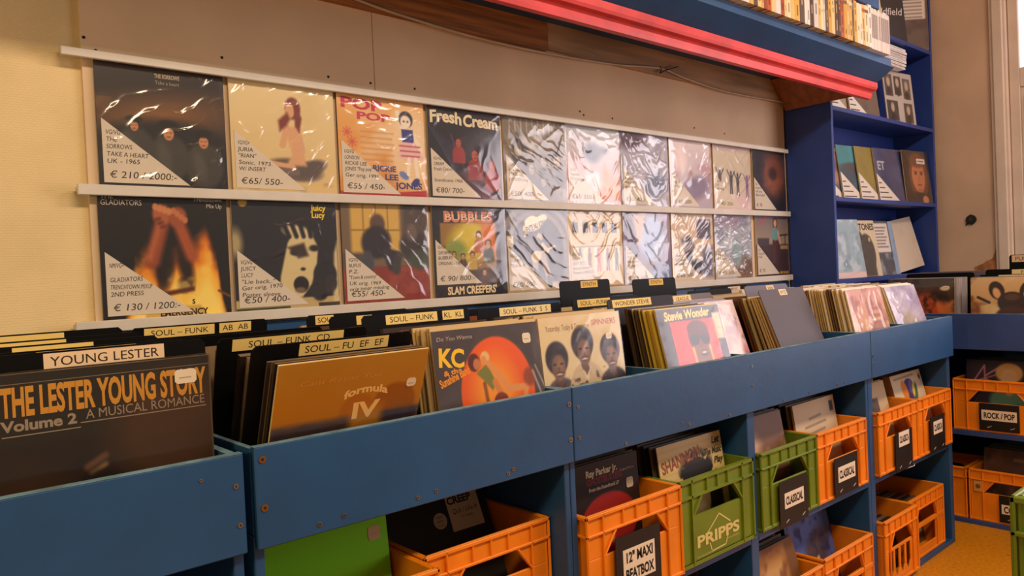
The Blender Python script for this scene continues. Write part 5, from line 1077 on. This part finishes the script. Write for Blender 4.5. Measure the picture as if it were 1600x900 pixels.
for i, (fn, lab, x) in enumerate([(k_bw, 'white and grey record sleeve, leftmost on the middle bookcase shelf', 3.535), (k_col, 'violet and tan record sleeve, second from the left on the middle bookcase shelf', 3.675), (k_teal, 'teal record sleeve with a dark band on the middle bookcase shelf', 3.835), (solid((150, 132, 56), (130, 112, 44), 541), 'olive-yellow record sleeve on the middle bookcase shelf', 3.995), (k_navy, 'navy record sleeve with pale letters, left of the big face on the bookcase shelf', 4.165)]):
    bl(fn, lab, x, 1.6185, y=-.086 - .0272 * i, tagged=True, lean=7, yaw=-6, film_=610 + i, amp=.001)
bl(k_face, 'dark record sleeve filled by a long-haired face, right end of the middle bookcase shelf', 4.450, 1.6185, y=-.230, yaw=-5, lean=5, film_=620, amp=.001)
# shelf below the high books
def k_coll():
    a = Art((196, 186, 176), 100)
    for x0, y0, x1, y1, c in ((.04, .52, .30, .94, (84, 72, 66)), (.36, .56, .60, .92, (56, 50, 48)), (.66, .50, .92, .9, (100, 88, 80)), (.04, .06, .42, .44, (60, 54, 52)), (.62, .04, .92, .42, (76, 66, 62))): a.rect(x0, y0, x1, y1, c).ell((x0 + x1) / 2, (y0 + y1) / 2 + .06, .06, .09, (190, 170, 150), 0, .03).ell((x0 + x1) / 2, (y0 + y1) / 2 - .12, .08, .08, (40, 36, 36), 0, .03)
    return a, None
for i, (fn, lab, x) in enumerate([(solid((96, 72, 52), (60, 46, 40), 551), 'brown record sleeve showing only its price card below the high shelf', 3.62), (solid((190, 170, 140), (150, 130, 104), 553), 'tan record sleeve half hidden behind the red moulding, in the bookcase', 3.78), (solid((120, 100, 84), (84, 66, 56), 555), 'grey-brown record sleeve beside the photo-collage one in the bookcase', 3.94)]):
    bl(fn, lab, x, 2.0785, y=-.092 - .027 * i, tagged=True, lean=7, yaw=-6)
bl(k_coll, 'grey record sleeve printed with a collage of small photos, below the white stack', 4.29, 2.0785, y=-.206, yaw=-7, lean=5, film_=621, amp=.002, tagged=False)
# white stack lying across the upright sleeves
for i in range(7):
    mb = MB(); hh = rnd.uniform(.010, .017); mb.box(-.15, .15, -.10, .10, 0, hh, rnd.choice(((236, 228, 224), (222, 212, 208), (240, 232, 222)))); mb.box(-.12, .10, -.1004, -.0999, hh * .35, hh * .6, (170, 160, 160)); mb.box(-.1504, -.1499, -.08, .08, hh * .35, hh * .6, (176, 166, 166))
    o = mb.build('record_box', 'print', None, (4.17 + rnd.uniform(-.010, .010), -.125 + rnd.uniform(-.004, .004), 2.4005 + i * .0173)); tag(o, 'thin white box in the pile lying on top of the upright sleeves', 'box', 'white boxes piled in the bookcase')
# top shelf
def k_old():
    a = Art((62, 58, 58), 60)
    def tx(m): m.text('ldfield', -.075, .150, .042, -.0003, (220, 214, 210), .25, shear=.4, rot=R(8))
    return a, tx
def k_brown(): a = Art((112, 92, 80), 60); a.noise((90, 72, 62), 4, 561, .5, 4, .7).rect(.42, .62, .95, 1, (222, 206, 190)); [a.line(.5, .94 - k * .07, .88, .94 - k * .07, .01, (120, 104, 96)) for k in range(5)]; return a, None
bl(solid((222, 202, 160)), 'plain cream record sleeve on the top bookcase shelf, left of the dark grey one', 3.86, 2.5555, y=-.222, yaw=-3, lean=5)
bl(k_old, 'dark grey record sleeve with white script lettering on the top bookcase shelf', 4.20, 2.5555, y=-.190, yaw=-6, lean=5, w=.40)
bl(k_brown, 'brown-grey record sleeve with a white note at its corner, top right in the bookcase', 4.500, 2.5555, y=-.142, yaw=-44, lean=1)
